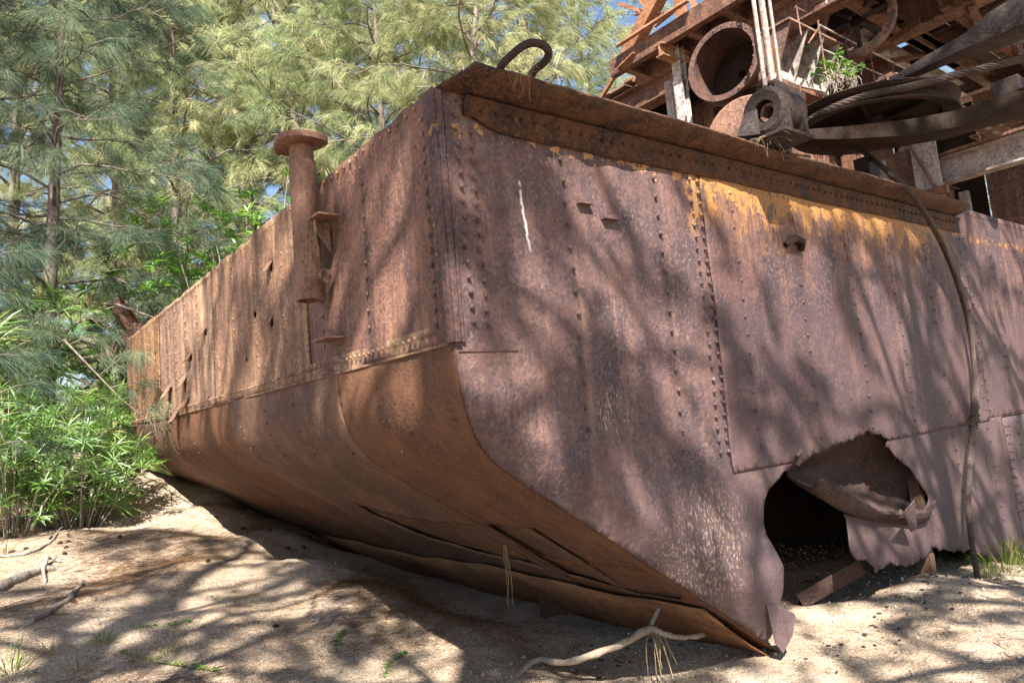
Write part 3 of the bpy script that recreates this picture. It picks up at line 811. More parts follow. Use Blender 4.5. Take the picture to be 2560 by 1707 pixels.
# broken bracket beam leaning off the far end
MB().extrude(C_prof(.14, .22), at(285, 752, Y=12.0), at(345, 830, Y=12.0), (0, 0, 1)).build('bent_bracket', M['frame'], hull)
MB().extrude(B_prof(.10, .14), at(255, 905, Y=12.2), at(350, 815, Y=11.7), (0, 0, 1)).build('bent_bracket', M['frame'], hull)
MB().extrude(B_prof(.12, .10), at(300, 850, Y=12.0), at(360, 835, Y=11.5), (0, 0, 1)).build('bent_bracket', M['frame'], hull)

# ------------------------------------------------------------------ bearing block, sheave and ropes
brg = empty('bearing_block', (4.62, 2.80, 3.39))
tag(brg, 'dark cast iron bearing block with round bore bolted on deck edge', 'bearing')
BZ = at(1912, 278, X=4.45).z; BY = at(1912, 278, X=4.45).y
MB().lathe([(.078, 0), (.078, .17), (.001, .17)], (4.44, BY, BZ), (1, 0, 0), 28).build('bore', M['black'], brg, .6)
MB().lathe([(.078, 0), (.140, -.012), (.168, 0), (.172, .02), (.172, .27), (.13, .29), (.078, .29)], (4.44, BY, BZ), (1, 0, 0), 36, True).build('housing', M['dark'], brg, .5)
MB().lathe([(.044, .05), (.066, .05), (.066, .16), (.044, .16)], (4.44, BY, BZ), (1, 0, 0), 24, True).build('bush', M['pipe'], brg, .6)
m = MB()
for x0, x1 in ((4.445, 4.49), (4.66, 4.70)):
    z0 = 3.395
    prof = [(-.172, 0), (-.166, BZ - z0), (-.09, BZ - z0 - .09), (.09, BZ - z0 - .09), (.166, BZ - z0), (.19, 0)]
    n = len(prof)
    m.add([(x0, BY + a, z0 + b) for a, b in prof] + [(x1, BY + a, z0 + b) for a, b in prof], [(i, (i+1) % n, n + (i+1) % n, n + i) for i in range(n)] + [tuple(range(n)), tuple(range(2*n-1, n-1, -1))])
m.bx(4.49, 4.66, BY + .02, BY + .12, 3.395, BZ - .06)
m.build('pedestal', M['dark'], brg, .6, bevel=.008)
MB().bx(4.38, 4.76, BY - .175, BY + .22, 3.375, 3.40).build('base_plate', M['dark'], brg, bevel=.006)
m = MB().add([(4.32, BY + .16, 3.42), (4.44, BY + .05, 3.42), (4.44, BY + .05, BZ + .02), (4.44, BY + .16, BZ + .02)], [(0, 1, 2, 3)])
o = m.build('rib', M['dark'], brg); md = o.modifiers.new('t', 'SOLIDIFY'); md.thickness = .03
m = MB(); q0 = at(1990, 262, X=4.84); q1 = at(2015, 335, X=4.86)
m.bx(4.74, 4.95, BY + .02, BY + .07, q1.z - .02, q0.z + .05)
m.build('back_plate', M['dark'], brg, bevel=.008)
MB().extrude(B_prof(.035, .11), at(1932, 215, X=4.62), at(2010, 252, X=4.95), (0, 0, 1)).build('keeper_bar', M['dark'], brg, bevel=.006)
for q in ((1927, 212), (1917, 224)):
    p = at(*q, X=4.60); MB().lathe([(.001, 0), (.022, 0), (.026, .012), (.022, .03), (.001, .034)], p, (-.3, -.4, .8), 8).build('bolt', M['dark'], brg, .7)

SZ = 4.10
sc_ = at(2179, 308, Z=SZ); SRD = .727
AXS = Vector((.03, -.05, 1)).normalized()
shv = empty('cable_sheave', (sc_.x, sc_.y, SZ - .1))
tag(shv, 'big dark grooved cable sheave lying flat on its forked arm', 'sheave')
MB().lathe([(SRD, -.055), (SRD + .012, -.045), (SRD - .02, -.03), (SRD - .09, .0), (SRD - .09, .055), (SRD - .02, .085), (SRD + .012, .10), (SRD, .11), (SRD - .05, .105), (SRD - .14, .075), (SRD - .14, -.02), (SRD - .05, -.05)], sc_, AXS, 72, True).build('rim', M['dark'], shv, .7)
MB().lathe([(.12, .02), (SRD - .13, .02), (SRD - .13, .035), (.12, .035)], sc_, AXS, 48, True).build('web', M['black'], shv, .6)
MB().lathe([(.05, -.12), (.14, -.12), (.15, -.10), (.15, .14), (.05, .14)], sc_, AXS, 28, True).build('hub', M['dark'], shv, .6)
for k in range(6):
    a = k * math.pi / 3 + .3; d = Vector((math.cos(a), math.sin(a), 0))
    MB().extrude(B_prof(.02, .07), sc_ + d * .14, sc_ + d * (SRD - .13), (0, 0, 1)).build('spoke', M['black'], shv)

arm = empty('sheave_fork', (sc_.x, sc_.y, SZ - .4))
tag(arm, 'heavy dark forked iron arm carrying the flat cable sheave', 'fork arm')
def tapered(name, pts, hs, ws, mat, parent):
    """box-section arm through pts with heights hs and widths ws (bevelled)"""
    m = MB(); vs = []
    for i, p in enumerate(pts):
        d = (pts[min(i+1, len(pts)-1)] - pts[max(i-1, 0)]).normalized(); s = d.cross(Vector((0, 0, 1))).normalized()
        for a, b in ((-1, -1), (1, -1), (1, 1), (-1, 1)): vs.append(p + s * ws[i] * a / 2 + Vector((0, 0, hs[i] * b / 2)))
    fs = [(i*4+k, i*4+(k+1) % 4, (i+1)*4+(k+1) % 4, (i+1)*4+k) for i in range(len(pts)-1) for k in range(4)]
    fs += [(0, 1, 2, 3), tuple((len(pts)-1)*4 + k for k in range(4))]
    return m.add(vs, fs).build(name, mat, parent, .6, bevel=.012)
zA = SZ - .27
P = [at(1985, 345, Z=zA), at(2100, 345, Z=zA - .02), at(2250, 335, Z=zA - .03), at(2380, 312, Z=zA), at(2500, 275, Z=zA + .03), at(2640, 230, Z=zA + .05)]
tapered('lower_arm', P, [.09, .12, .15, .15, .16, .20], [.16, .24, .30, .30, .28, .28], M['black'], arm)
zB = SZ + .30
P = [at(2235, 205, Z=zB), at(2330, 155, Z=zB), at(2420, 112, Z=zB + .02), at(2480, 80, Z=zB + .08), at(2640, 0, Z=zB + .12)]
tapered('upper_arm', P, [.06, .10, .13, .22, .30], [.10, .16, .22, .30, .34], M['dark'], arm)
p = at(2526, 232, Y=2.35)
MB().box(p, (.30, .26, .26)).build('clevis', M['dark'], arm, bevel=.015)
MB().lathe([(.001, -.05), (.17, -.05), (.19, -.03), (.19, .03), (.17, .05), (.001, .05)], at(2566, 268, Y=2.2), (-.2, -1, .25), 36).build('pin_boss', M['deck'], arm, .6)
MB().lathe([(.05, -.03), (.13, -.04), (.15, -.02), (.15, .03), (.05, .03)], at(2556, 118, Y=2.2), (-.2, -1, -.2), 36, True).build('pin_boss', M['deck'], arm, .6)
p = at(2170, 395, Y=3.0)
MB().bx(p.x - .10, p.x + .12, 2.96, 3.10, 3.39, zA - .06).build('support_post', M['dark'], arm, bevel=.008)
MB().bx(p.x - .22, p.x + .22, 2.90, 3.2, 3.385, 3.41).build('foot_plate', M['dark'], arm, bevel=.006)

def rope_mesh(path, r, pitch, n_str=6, fray=None, seg=6):
    path = spline(path, 10); m = MB(); L = 0
    ds = [0]
    for a, b in zip(path, path[1:]): L += (b - a).length; ds.append(L)
    # resample
    N = max(12, int(L / .016)); pts = []; j = 0
    for i in range(N + 1):
        s = L * i / N
        while j < len(ds) - 2 and ds[j+1] < s: j += 1
        t = (s - ds[j]) / max(1e-9, ds[j+1] - ds[j]); pts.append(path[j].lerp(path[j+1], t))
    ref = None; fr = []
    for i, p in enumerate(pts):
        d = (pts[min(i+1, N)] - pts[max(i-1, 0)]).normalized()
        if ref is None: ref = d.orthogonal().normalized()
        ref = (ref - d * ref.dot(d)).normalized(); fr.append((ref.copy(), d.cross(ref)))
    for k in range(n_str):
        q = []
        for i, p in enumerate(pts):
            s = L * i / N; a = 2 * math.pi * (k / n_str + s / pitch)
            rr = r * .62 * (1 + (fray(s / L) * (1 + .5 * math.sin(k * 2.4)) if fray else 0))
            u, v = fr[i]; q.append(p + (u * math.cos(a) + v * math.sin(a)) * rr)
        m.tube(q, r * .40, seg)
    return m
ropep = [at(2120, 352, Y=3.25), at(2175, 392, Y=2.98), at(2215, 425, Y=2.74), at(2262, 468, Y=2.63), at(2300, 515, Y=2.60), at(2345, 590, Y=2.64), at(2388, 690, Y=2.69), at(2420, 800, Y=2.73), at(2434, 900, Y=2.75), at(2438, 1000, Y=2.765), at(2433, 1080, Y=2.75), at(2425, 1160, Y=2.74), at(2421, 1250, Y=2.73), at(2429, 1350, Y=2.70), at(2442, 1430, Y=2.68), at(2448, 1462, Y=2.67)]
o = rope_mesh(ropep, .025, .26, fray=lambda s: 1.1 * math.exp(-((s - .71) / .045) ** 2)).build('wire_rope', M['rope'], None, 1)
tag(o, 'frayed thick wire rope hanging over the deck edge down to the sand', 'rope')
# rope lying in the sheave groove, leaving to the right
u = AXS.orthogonal().normalized(); v = AXS.cross(u)
def ring(a, r, h): return sc_ + (Vector((math.cos(a), math.sin(a), 0)) * r) + AXS * h
a0 = math.atan2((EYE - sc_).y, (EYE - sc_).x)
gp = [ring(a0 - 1.9 + k * .19, SRD - .045, .025) for k in range(13)]
gp += [gp[-1] + (gp[-1] - gp[-2]) * q + Vector((0, 0, .01 * q)) for q in (1.5, 4, 8, 13, 20)]
o = rope_mesh(gp, .034, .32).build('wire_rope', M['rope'], None, 1)
tag(o, 'wire rope wrapped in the groove of the flat cable sheave', 'rope')

# ------------------------------------------------------------------ the dredge superstructure behind
gan = empty('dredge_superstructure', (9, 7, 3.26))
tag(gan, 'rusty steel girder superstructure of the dredge above the pontoon deck', 'structure')
def beam(name, p0, p1, prof, mat, upv=(0, 0, 1)):
    return MB().extrude(prof, p0, p1, upv).build(name, mat, gan)
def ybeam(name, px, py, Z, y0, y1, prof, mat, dx=0):
    p = at(px, py, Z=Z); return beam(name, (p.x + dx, y0, Z), (p.x + dx, y1, Z), prof, mat)
# high platform on the right: cross girders, joists and planking
GZ = 7.0
g1 = at(2065, 30, Z=GZ - .21); g2 = at(2340, 58, Z=GZ - .25); g3 = at(2450, 105, Z=GZ - .2)
for q, hh in ((g1, .42), (g2, .50), (g3, .40)):
    beam('cross_girder', (q.x, 1.2, GZ), (q.x, 12.5, GZ), I_prof(.30, hh, .03), M['frame'])
g4 = at(2560, 160, Z=GZ)
beam('cross_girder', (g4.x, 1.0, GZ), (g4.x, 12.5, GZ), I_prof(.3, .4, .03), M['frame'])
beam('cross_girder', (g1.x + .9, 1.2, GZ + .05), (g1.x + .9, 12.5, GZ + .05), I_prof(.16, .3, .02), M['black'])
for (px, py, ex) in ((2200, 118, 2350), (2160, 15, 2290), (2290, 95, 2400), (2400, 30, 2560)):
    p = at(px, py, Z=GZ - .12); 
    beam('joist', (p.x - .6, p.y, GZ - .12), (p.x + 3.2, p.y, GZ - .12), C_prof(.12, .24, .02), M['grey'] if px == 2200 else M['frame'])
rr = random.Random(5); y = 1.3; k = 0
while y < 12.2:
    wd = rr.uniform(.24, .34); skip = (rr.random() < .12)
    if not skip:
        xa = g1.x - .2 + rr.uniform(-.1, .1); xb = g4.x + 2 + rr.uniform(-.4, .4); zz = GZ + .28 + rr.uniform(-.012, .012)
        MB().bx(xa, xb, y, y + wd, zz, zz + .05).build('plank', M['timber'], gan)
    y += wd + rr.uniform(.008, .035)
for (a, b, s) in (((2420, 20), (2455, 118), .10), ((2225, 160), (2420, 128), .09), ((2300, 60), (2225, 110), .10)):
    beam('brace', at(*a, Z=GZ - .3), at(*b, Z=GZ - .3), L_prof(s, s, .015), M['frame'])
# chalk mark on the girder: G20
cu = bpy.data.curves.new('chalk_mark', 'FONT'); cu.body = 'G20'; cu.size = .20; cu.extrude = .001
co = bpy.data.objects.new('chalk_mark_tmp', cu); COL.objects.link(co)
bpy.context.view_layer.update()
me = bpy.data.meshes.new_from_object(co.evaluated_get(bpy.context.evaluated_depsgraph_get())); bpy.data.objects.remove(co)
gp_ = at(2064, 16, X=g1.x - .02)
rot = Matrix(((0, 0, -1), (-1, 0, 0), (0, 1, 0)))
for vtx in me.vertices: vtx.co = rot @ vtx.co + Vector((g1.x - .024, gp_.y, gp_.z - .02))
me.materials.append(M['chalk']); link_mesh('chalk_mark', me, None, gan)
# toothed ring hung under the platform
rp = at(2140, 52, X=g1.x + .45)
MB().lathe([(.42, -.05), (.52, -.05), (.52, .05), (.42, .05)], rp, (-1, -.15, 0), 40, True).build('gear_ring', M['frame'], gan, .6)
for k in range(8):
    a = k * math.pi / 4; MB().extrude(B_prof(.05, .05), rp + Vector((0, math.cos(a) * .1, math.sin(a) * .1)), rp + Vector((0, math.cos(a) * .44, math.sin(a) * .44)), (1, 0, 0)).build('gear_spoke', M['dark'], gan)

# walkway platform on the left, running back over the deck
WZ = 6.0
w0 = at(1620, 130, Z=WZ); wx = w0.x
wy1 = 6.0
MB().bx(wx + .02, wx + .55, 3.7, wy1, WZ + .14, WZ + .16).build('walkway_plate', M['frame'], gan)
beam('walkway_channel', (wx, 3.6, WZ + .05), (wx, wy1, WZ + .05), C_prof(.10, .22, .018), M['frame'])
beam('walkway_channel', (wx + .5, 3.6, WZ + .05), (wx + .5, wy1, WZ + .05), C_prof(.10, .22, .018), M['frame'])
for i in range(5):
    yy = wy1 - .2 - i * .5
    beam('walkway_bearer', (wx + .06, yy, WZ + .03), (wx + .46, yy, WZ + .03), C_prof(.08, .16, .014), M['frame'])
cpt = at(1692, 105, Z=WZ - .1)
def column(px, py, X, w_, mat, zt=WZ):
    p = at(px, py, X=X); beam('column', (X, p.y, 3.26), (X, p.y, zt), I_prof(w_, w_, .02), mat, (1, 0, 0)); return p
c1 = column(1695, 150, wx + .25, .12, M['grey'])
c2 = column(1672, 190, wx + .9, .11, M['grey'])
beam('knee', (wx + .25, c1.y, WZ - .5), (wx + .6, c1.y, WZ - .02), L_prof(.06, .06), M['frame'])
beam('bearer', (wx - .10, c1.y, WZ - .12), (wx + .95, c1.y, WZ - .12), I_prof(.12, .16, .014), M['frame2'])
# raking posts, stays and rails of the walkway
beam('raking_post', at(1555, 172, X=wx + .05), at(1650, -15, X=wx + .05), C_prof(.16, .16, .02), M['frame2'], (1, 0, 0))
beam('stay', at(1545, 120, X=wx - .1), at(1725, 5, X=wx - .1), L_prof(.06, .06), M['frame2'])
beam('stay', at(1550, 175, X=wx - .05), at(1590, 135, X=wx - .05), L_prof(.06, .06), M['frame2'])
for px in (1712, 1738):
    p = at(px, 45, X=wx + .1); beam('rail_post', (wx + .1, p.y, WZ + .16), (wx + .1, p.y, WZ + 1.6), L_prof(.14 if px == 1712 else .05, .07, .012), M['frame2'], (1, 0, 0))
for (a, b) in (((1600, 0), (1640, 60)), ((1590, 40), (1660, 20)), ((1605, 75), (1665, 35)), ((1640, 70), (1690, 30)), ((1555, 160), (1500, 250)), ((1610, 150), (1585, 205)), ((1628, 125), (1630, 150)), ((1545, 15), (1625, 40))):
    beam('lattice_bar', at(*a, X=wx + .6), at(*b, X=wx + .6), L_prof(.05, .05), M['frame2'])
# skewed side sheet, and panels added behind as dark backing against the sky
q = [at(1705, 78, X=wx + .55), at(1892, -5, X=wx + .50), at(1890, 60, X=wx + 1.2), at(1800, 92, X=wx + 1.2)]
o = MB().add(q, [(0, 1, 2, 3)]).build('side_sheet', M['bowdark'], gan); md = o.modifiers.new('t', 'SOLIDIFY'); md.thickness = .02
for j in range(9):
    y0 = 2.95 + j * .72
    MB().bx(14.4 + .03 * (j % 2), 14.44 + .03 * (j % 2), y0, y0 + .70, 3.3, 6.75 - .1 * (j % 3)).build('backing_panel', M['frame'] if j % 3 == 1 else M['black'], gan)
for j in range(4):
    y0 = 4.9 + j * .62
    MB().bx(9.6, 9.64, y0, y0 + .60, 3.25, 5.2 + .1 * (j % 2)).build('backing_panel', M['frame'] if j % 2 else M['black'], gan)
beam('sill_beam', (8.8, 4.9, 4.9), (14.4, 4.9, 4.9), I_prof(.2, .3, .02), M['frame'])
beam('sill_beam', (9.2, 3.6, 5.35), (14.4, 3.6, 5.35), C_prof(.12, .22, .02), M['frame'])
for x in (10.2, 12.6):
    beam('column', (x, 4.7, 3.36), (x, 4.7, 6.8), I_prof(.2, .2, .02), M['frame'], (1, 0, 0))
    beam('column', (x + .4, 7.2, 3.36), (x + .4, 7.2, 6.8), I_prof(.2, .2, .02), M['frame'], (1, 0, 0))

# big flanged drum lying on its side
DZ = 5.35; dc = at(1812, 158, Z=DZ); dr = 95 / F * depth_of(dc) * 1.02
drum = empty('flanged_drum', (dc.x + .5, dc.y, DZ - dr))
tag(drum, 'large open rusty steel drum with bolted flange rings beside the white poles', 'drum')
MB().lathe([(dr * .86, 0), (dr * .90, 0), (dr * .90, .42), (dr * .86, .42)], dc, (1, .12, -.03), 56, True).build('shell', M['drum'], drum, .6)
MB().lathe([(dr * .85, -.05), (dr * 1.0, -.05), (dr * 1.0, -.02), (dr * .85, -.02)], dc, (1, .12, -.03), 56, True).build('flange', M['drum'], drum, .6)
MB().lathe([(dr * .90, .12), (dr * 1.02, .12), (dr * 1.02, .15), (dr * .90, .15)], dc, (1, .12, -.03), 56, True).build('flange', M['drum'], drum, .6)
MB().lathe([(.05, .40), (dr * .88, .40)], dc, (1, .12, -.03), 40).build('end_disc', M['black'], drum, .6)
MB().lathe([(dr * .90, .30), (dr * 1.03, .30), (dr * 1.03, .34), (dr * .90, .34)], dc, (1, .12, -.03), 56, True).build('stiffener', M['orange'], drum, .6)
for k in range(22):
    a = k * 2 * math.pi / 22; MB().lathe([(.012, 0), (.010, -.012), (.001, -.014)], dc + Vector((-.05, math.cos(a) * dr * .93, math.sin(a) * dr * .93)), (1, 0, 0), 6).build('bolt', M['pipe'], drum)
m = MB()
for s in (.12, .30): m.bx(dc.x + s, dc.x + s + .08, dc.y - dr * .6, dc.y + dr * .6, 3.26, DZ - dr * .82)
m.build('cradle', M['black'], drum)
beam('deck_machine_drum', (0, 0, 0), (0, 0, .001), B_prof(.001, .001), M['black']) if False else None
mach = empty('winch_gear', (5.4, 4.6, 3.26)); tag(mach, 'half hidden dull red winch wheel on deck behind the bearing block', 'winch')
wp = at(1868, 315, X=5.6)
MB().lathe([(.02, 0), (.36, 0), (.38, .02), (.38, .06), (.36, .08), (.02, .08)], (5.6, wp.y, wp.z - .12), (-1, -.25, 0), 32).build('wheel_disc', M['pipe'], mach, .6)
MB().lathe([(.10, 0), (.10, .7)], (5.6, wp.y, wp.z - .12), (1, .25, 0), 16).build('shaft', M['black'], mach, .6)
MB().bx(5.75, 5.95, wp.y - .2, wp.y + .5, 3.26, wp.z - .05).build('stand', M['black'], mach)

# white poles
for j, (px, r, c) in enumerate(((1882, .022, 'grey'), (1902, .034, 'grey'), (1922, .018, 'grey'))):
    p = at(px + 15, 100, Y=3.74)
    o = MB().tube([(p.x, p.y, 3.26), (p.x, p.y, 8.6)], r, 14).build('pole', M[c], None, .8)
    tag(o, ['slim pale painted pole nearest the flanged drum', 'thickest pale painted pole, middle of three beside the drum', 'thin pale painted pole nearest the bracket shelf'][j], 'pole', 'pale poles beside the drum')
MB().tube([at(1880, 52, Y=4.4), at(1890, 42, Y=4.4), at(1922, 28, Y=4.4)], .018, 8).build('pole_arm', M['frame'], gan)

# bracket shelf with gussets, and its walkway rail
BY_ = 4.55
x0 = at(1948, 100, Y=BY_).x; x1 = at(2075, 190, Y=BY_).x
zt = at(2000, 95, Y=BY_).z; zb_ = at(2000, 200, Y=BY_).z
shf = empty('bracket_shelf', ((x0 + x1) / 2, BY_, zb_)); tag(shf, 'faded grey gusseted steel bracket shelf right of the pale poles', 'bracket')
MB().bx(x0, x1, BY_ + .22, BY_ + .24, zb_, zt).build('back_plate', M['grey'], shf)
MB().bx(x0 - .05, x1 + .1, BY_ - .20, BY_ + .22, zt, zt + .03).build('top_plate', M['frame'], shf)
MB().bx(x0 - .05, x1 + .1, BY_ + .10, BY_ + .21, zb_ - .03, zb_ + .12).build('sill', M['grey'], shf)
MB().bx(x0 - .08, x1 + .12, BY_ + .05, BY_ + .235, zb_ - .10, zb_ - .035).build('bottom_flange', M['frame'], shf)
for k in range(4):
    x = x0 + (x1 - x0) * k / 3
    m = MB(); q = [(BY_ - .19, zt), (BY_ + .22, zt), (BY_ + .22, zb_), (BY_ + .10, zb_)]
    m.add([(x - .012, a, b) for a, b in q] + [(x + .012, a, b) for a, b in q], [(0, 1, 2, 3), (7, 6, 5, 4), (0, 4, 5, 1), (1, 5, 6, 2), (2, 6, 7, 3), (3, 7, 4, 0)]).build('gusset', M['frame'] if k == 0 else M['grey'], shf)
MB().bx(x0, x1 + .1, BY_ + .235, BY_ + .3, 3.26, zb_ - .10).build('support_wall', M['frame'], shf)
rail = empty('handrail', at(2120, 150, Y=4.35)); tag(rail, 'thin rusty pipe handrail sloping right from above the bracket shelf', 'railing')
ra = at(2046, 62, Y=4.35); rb_ = at(2330, 205, Y=4.35)
MB().tube([ra, (rb_.x, ra.y, ra.z)], .014, 8).build('top_rail', M['grey'], rail, 1)
MB().tube([ra - Vector((0, 0, .35)), (rb_.x, ra.y, ra.z - .26)], .012, 8).build('mid_rail', M['grey'], rail, 1)
for k in range(6):
    x = ra.x + (rb_.x - ra.x) * k / 5; MB().tube([(x, ra.y, ra.z + .06), (x, ra.y, ra.z - .70)], .014, 8).build('post', M['frame'], rail, 1)
MB().tube([at(1990, 15, Y=4.35), at(2003, 88, Y=4.35)], .012, 8).build('post', M['frame'], rail, 1)
MB().tube([at(1988, 18, Y=4.35), at(2010, 30, Y=4.35)], .014, 8).build('bent_rail_end', M['frame'], rail, 1)
MB().tube([at(2020, 110, Y=4.35), at(2047, 70, Y=4.35)], .014, 8).build('stay', M['frame'], rail, 1)
MB().tube([at(1990, 214, Y=4.3), at(2062, 231, Y=4.3)], .012, 8).build('low_rail', M['frame'], rail, 1)
MB().tube([at(1998, 214, Y=4.3), at(2005, 250, Y=4.3)], .012, 8).build('post', M['frame'], rail, 1)

# lit girder with guard rail low on the right, and sheets behind
LZ = 4.65
l0 = at(2285, 452, Z=LZ); l1 = at(2570, 368, Z=LZ)
lg = empty('side_girder', (l0.x, l0.y, LZ - .3)); tag(lg, 'sunlit pale streaked girder with a railing, right of the wire rope', 'girder')
MB().extrude(I_prof(.24, .38, .03), (l0.x, l1.y - 1.5, LZ), (l0.x, l0.y + .6, LZ)).build('beam', M['grey'], lg)
MB().bx(l0.x - .2, l0.x + .25, l1.y - 1.5, l0.y + .6, LZ + .195, LZ + .235).build('top_flange', M['frame'], lg)
for (a, b) in (((2425, 342), (2600, 290)), ((2435, 380), (2600, 330))):
    p = at(*a, X=l0.x + .1); q = at(*b, X=l0.x + .1); MB().tube([p, q], .016, 8).build('guard_rail', M['frame2'], lg, 1)
p = at(2447, 336, X=l0.x + .1); MB().tube([p, (p.x, p.y, LZ + .2)], .018, 8).build('post', M['frame2'], lg, 1)
MB().tube([at(2425, 342, X=l0.x + .1), at(2500, 370, X=l0.x + .6)], .014, 8).build('guard_rail', M['frame2'], lg, 1)
MB().bx(l0.x - .08, l0.x + .10, l0.y + .1, l0.y + .3, 3.35, LZ - .195).build('leg', M['frame'], lg)
MB().bx(l0.x - .08, l0.x + .10, l1.y - .6, l1.y - .4, 3.35, LZ - .195).build('leg', M['frame'], lg)
sh = empty('steel_sheets', (11.2, 4.2, 3.26)); tag(sh, 'stained pale upright steel sheets behind the wire rope', 'steel sheets')
ya = at(2345, 400, X=11.2).y
for k in range(6):
    MB().bx(11.2 + .02 * (k % 2), 11.23 + .02 * (k % 2), ya + k * .36, ya + k * .36 + .35, 3.26, 5.15 - .06 * (k % 3)).build('sheet', M['frame'] if k in (1, 4) else M['grey'], sh)
MB().tube([(11.1, ya + .3, 5.1), (11.1, ya - .2, 3.6)], .025, 8).build('stay', M['frame'], sh)
MB().bx(11.05, 11.16, ya - .1, ya + 2.2, 4.25, 4.36).build('rail', M['frame'], sh)
# loose upright by the lip end
p = at(2425, 520, Y=3.4); o = MB().extrude(L_prof(.10, .10, .012), (p.x, p.y, 3.36), (p.x - .02, p.y, at(2425, 478, Y=3.4).z)).build('angle_post', M['dark'], gan)

# ------------------------------------------------------------------ vegetation
def needles(orig, dirs, lens, width, sag, tint):
    """thin diamond needles: arrays of origins, unit directions, lengths"""
    n = len(orig)
    mid = orig + dirs * (lens * .5)[:, None]; mid[:, 2] -= sag * lens * .12
    tip = orig + dirs * lens[:, None]; tip[:, 2] -= sag * lens * .45
    rnd = RNG.normal(size=(n, 3)); side = np.cross(dirs, rnd); side /= np.linalg.norm(side, axis=1)[:, None] + 1e-9
    wv = side * (np.asarray(width) * .5)[:, None] if np.ndim(width) else side * width * .5
    V = np.empty((n, 4, 3)); V[:, 0] = orig; V[:, 1] = mid + wv; V[:, 2] = tip; V[:, 3] = mid - wv
    return V.reshape(-1, 3), np.arange(n * 4, dtype=np.int32), np.repeat(tint, 4)

def she_oak(seed, H, R, n_limb, sub_per, spray_per, k_need, nlen, nwid, low=.12, trunk_r=.16, mat='needle', lean=0.0):
    """wood tube mesh + needle mesh, local to the trunk's foot"""
    r = random.Random(seed); g = np.random.default_rng(seed)
    wood = MB(); tp = []
    for i in range(9):
        t = i / 8; tp.append(Vector((lean * H * t * t + .12 * math.sin(t * 5 + seed), .10 * math.sin(t * 4 + 1 + seed), H * t)))
    wood.tube(tp, [trunk_r * (1 - .92 * i / 8) + .008 for i in range(9)], 8)
    O = []; D = []; T = []
    for li in range(n_limb):
        t = low + (1 - low) * (li + r.random()) / n_limb; t = min(t, .985)
        q = t * 8; i = min(int(q), 7); base = tp[i].lerp(tp[i+1], q - i)
        az = li * 2.39996 + r.uniform(-.4, .4); L = R * (1.05 - .62 * t) * r.choice((.55, .75, .9, 1.05, 1.3)) * r.uniform(.85, 1.15) + .25
        el = r.uniform(.05, 1.0) + .25 * t
        pts = []; n = 7
        for k in range(n):
            s = k / (n - 1)
            rad = L * s * math.cos(el * (1 - .5 * s)); hgt = L * (math.sin(el) * s - .55 * s ** 2.2) + .03 * L * math.sin(s * 9 + li)
            pts.append(base + Vector((math.cos(az + .15 * math.sin(s * 4 + li)) * rad, math.sin(az + .15 * math.sin(s * 4 + li)) * rad, hgt)))
        wood.tube(pts, [max(.006, trunk_r * .30 * (1 - t * .6) * (1 - .9 * k / (n - 1))) for k in range(n)], 5)
        tint_l = r.random()
        for si in range(sub_per):
            s = .22 + .78 * (si + r.random()) / sub_per; q = s * (n - 1); i = min(int(q), n - 2); b = pts[i].lerp(pts[i+1], q - i)
            a2 = az + r.uniform(-1.5, 1.5); L2 = (.45 + .5 * r.random()) * (1.25 - .5 * s) * min(1.0, R / 2.5)
            e = b + Vector((math.cos(a2) * L2, math.sin(a2) * L2, r.uniform(-.15, .35) * L2)); mid = b.lerp(e, .5) + Vector((0, 0, .08 * L2))
            wood.tube([b, mid, e], [.009, .006, .003], 3, cap=False)
            for pi in range(spray_per):
                s2 = .15 + .85 * (pi + r.random()) / spray_per
                p = (b.lerp(mid, s2 * 2) if s2 < .5 else mid.lerp(e, s2 * 2 - 1))
                d = Vector((math.cos(a2) * .8 + r.uniform(-.5, .5), math.sin(a2) * .8 + r.uniform(-.5, .5), r.uniform(-.55, .35))).normalized()
                O.append(p); D.append(d); T.append(min(1, max(0, .5 * tint_l + .55 * r.random() - .02)))
    O = np.array(O); D = np.array(D); T = np.array(T); n = len(O)
    o = np.repeat(O, k_need, 0); d = np.repeat(D, k_need, 0); t = np.repeat(T, k_need)
    o = o + d * g.uniform(0, nlen * .7, (len(o), 1)) + g.normal(scale=.012, size=o.shape)
    d = d + g.normal(scale=.32, size=d.shape); d /= np.linalg.norm(d, axis=1)[:, None]
    ln = nlen * g.uniform(.6, 1.25, len(o))
    V, Fc, tt = needles(o, d, ln, nwid * g.uniform(.7, 1.3, len(o)), 1.15, np.clip(t + g.normal(scale=.12, size=len(t)), 0, 1))
    crown = fast_mesh('crown', V, Fc, 4, M[mat], tt)
    wm = bpy.data.meshes.new('trunk'); wm.from_pydata(wood.v, [], wood.f); wm.materials.append(M['bark'])
    for p in wm.polygons: p.use_smooth = True
    return wm, crown

def plant_tree(name, meshes, loc, rot, sc, label, cat='tree', group=None, names=('trunk', 'crown')):
    e = empty(name, loc); e.rotation_euler = (0, 0, rot); e.scale = (sc, sc, sc); tag(e, label, cat, group)
    for nm, me in zip(names, meshes):
        o = bpy.data.objects.new(nm, me); COL.objects.link(o); o.parent = e
    return e
def on_ground(px, Dp, py=1100):
    """a spot of ground in the direction of column px, Dp metres away"""
    c = np.array([px - 1280.0, py - 853.0, F]); r = np.array([RX @ c, RY @ c]) / F
    p = r * Dp; return Vector((p[0], p[1], gz(p[0], p[1]) - .05))

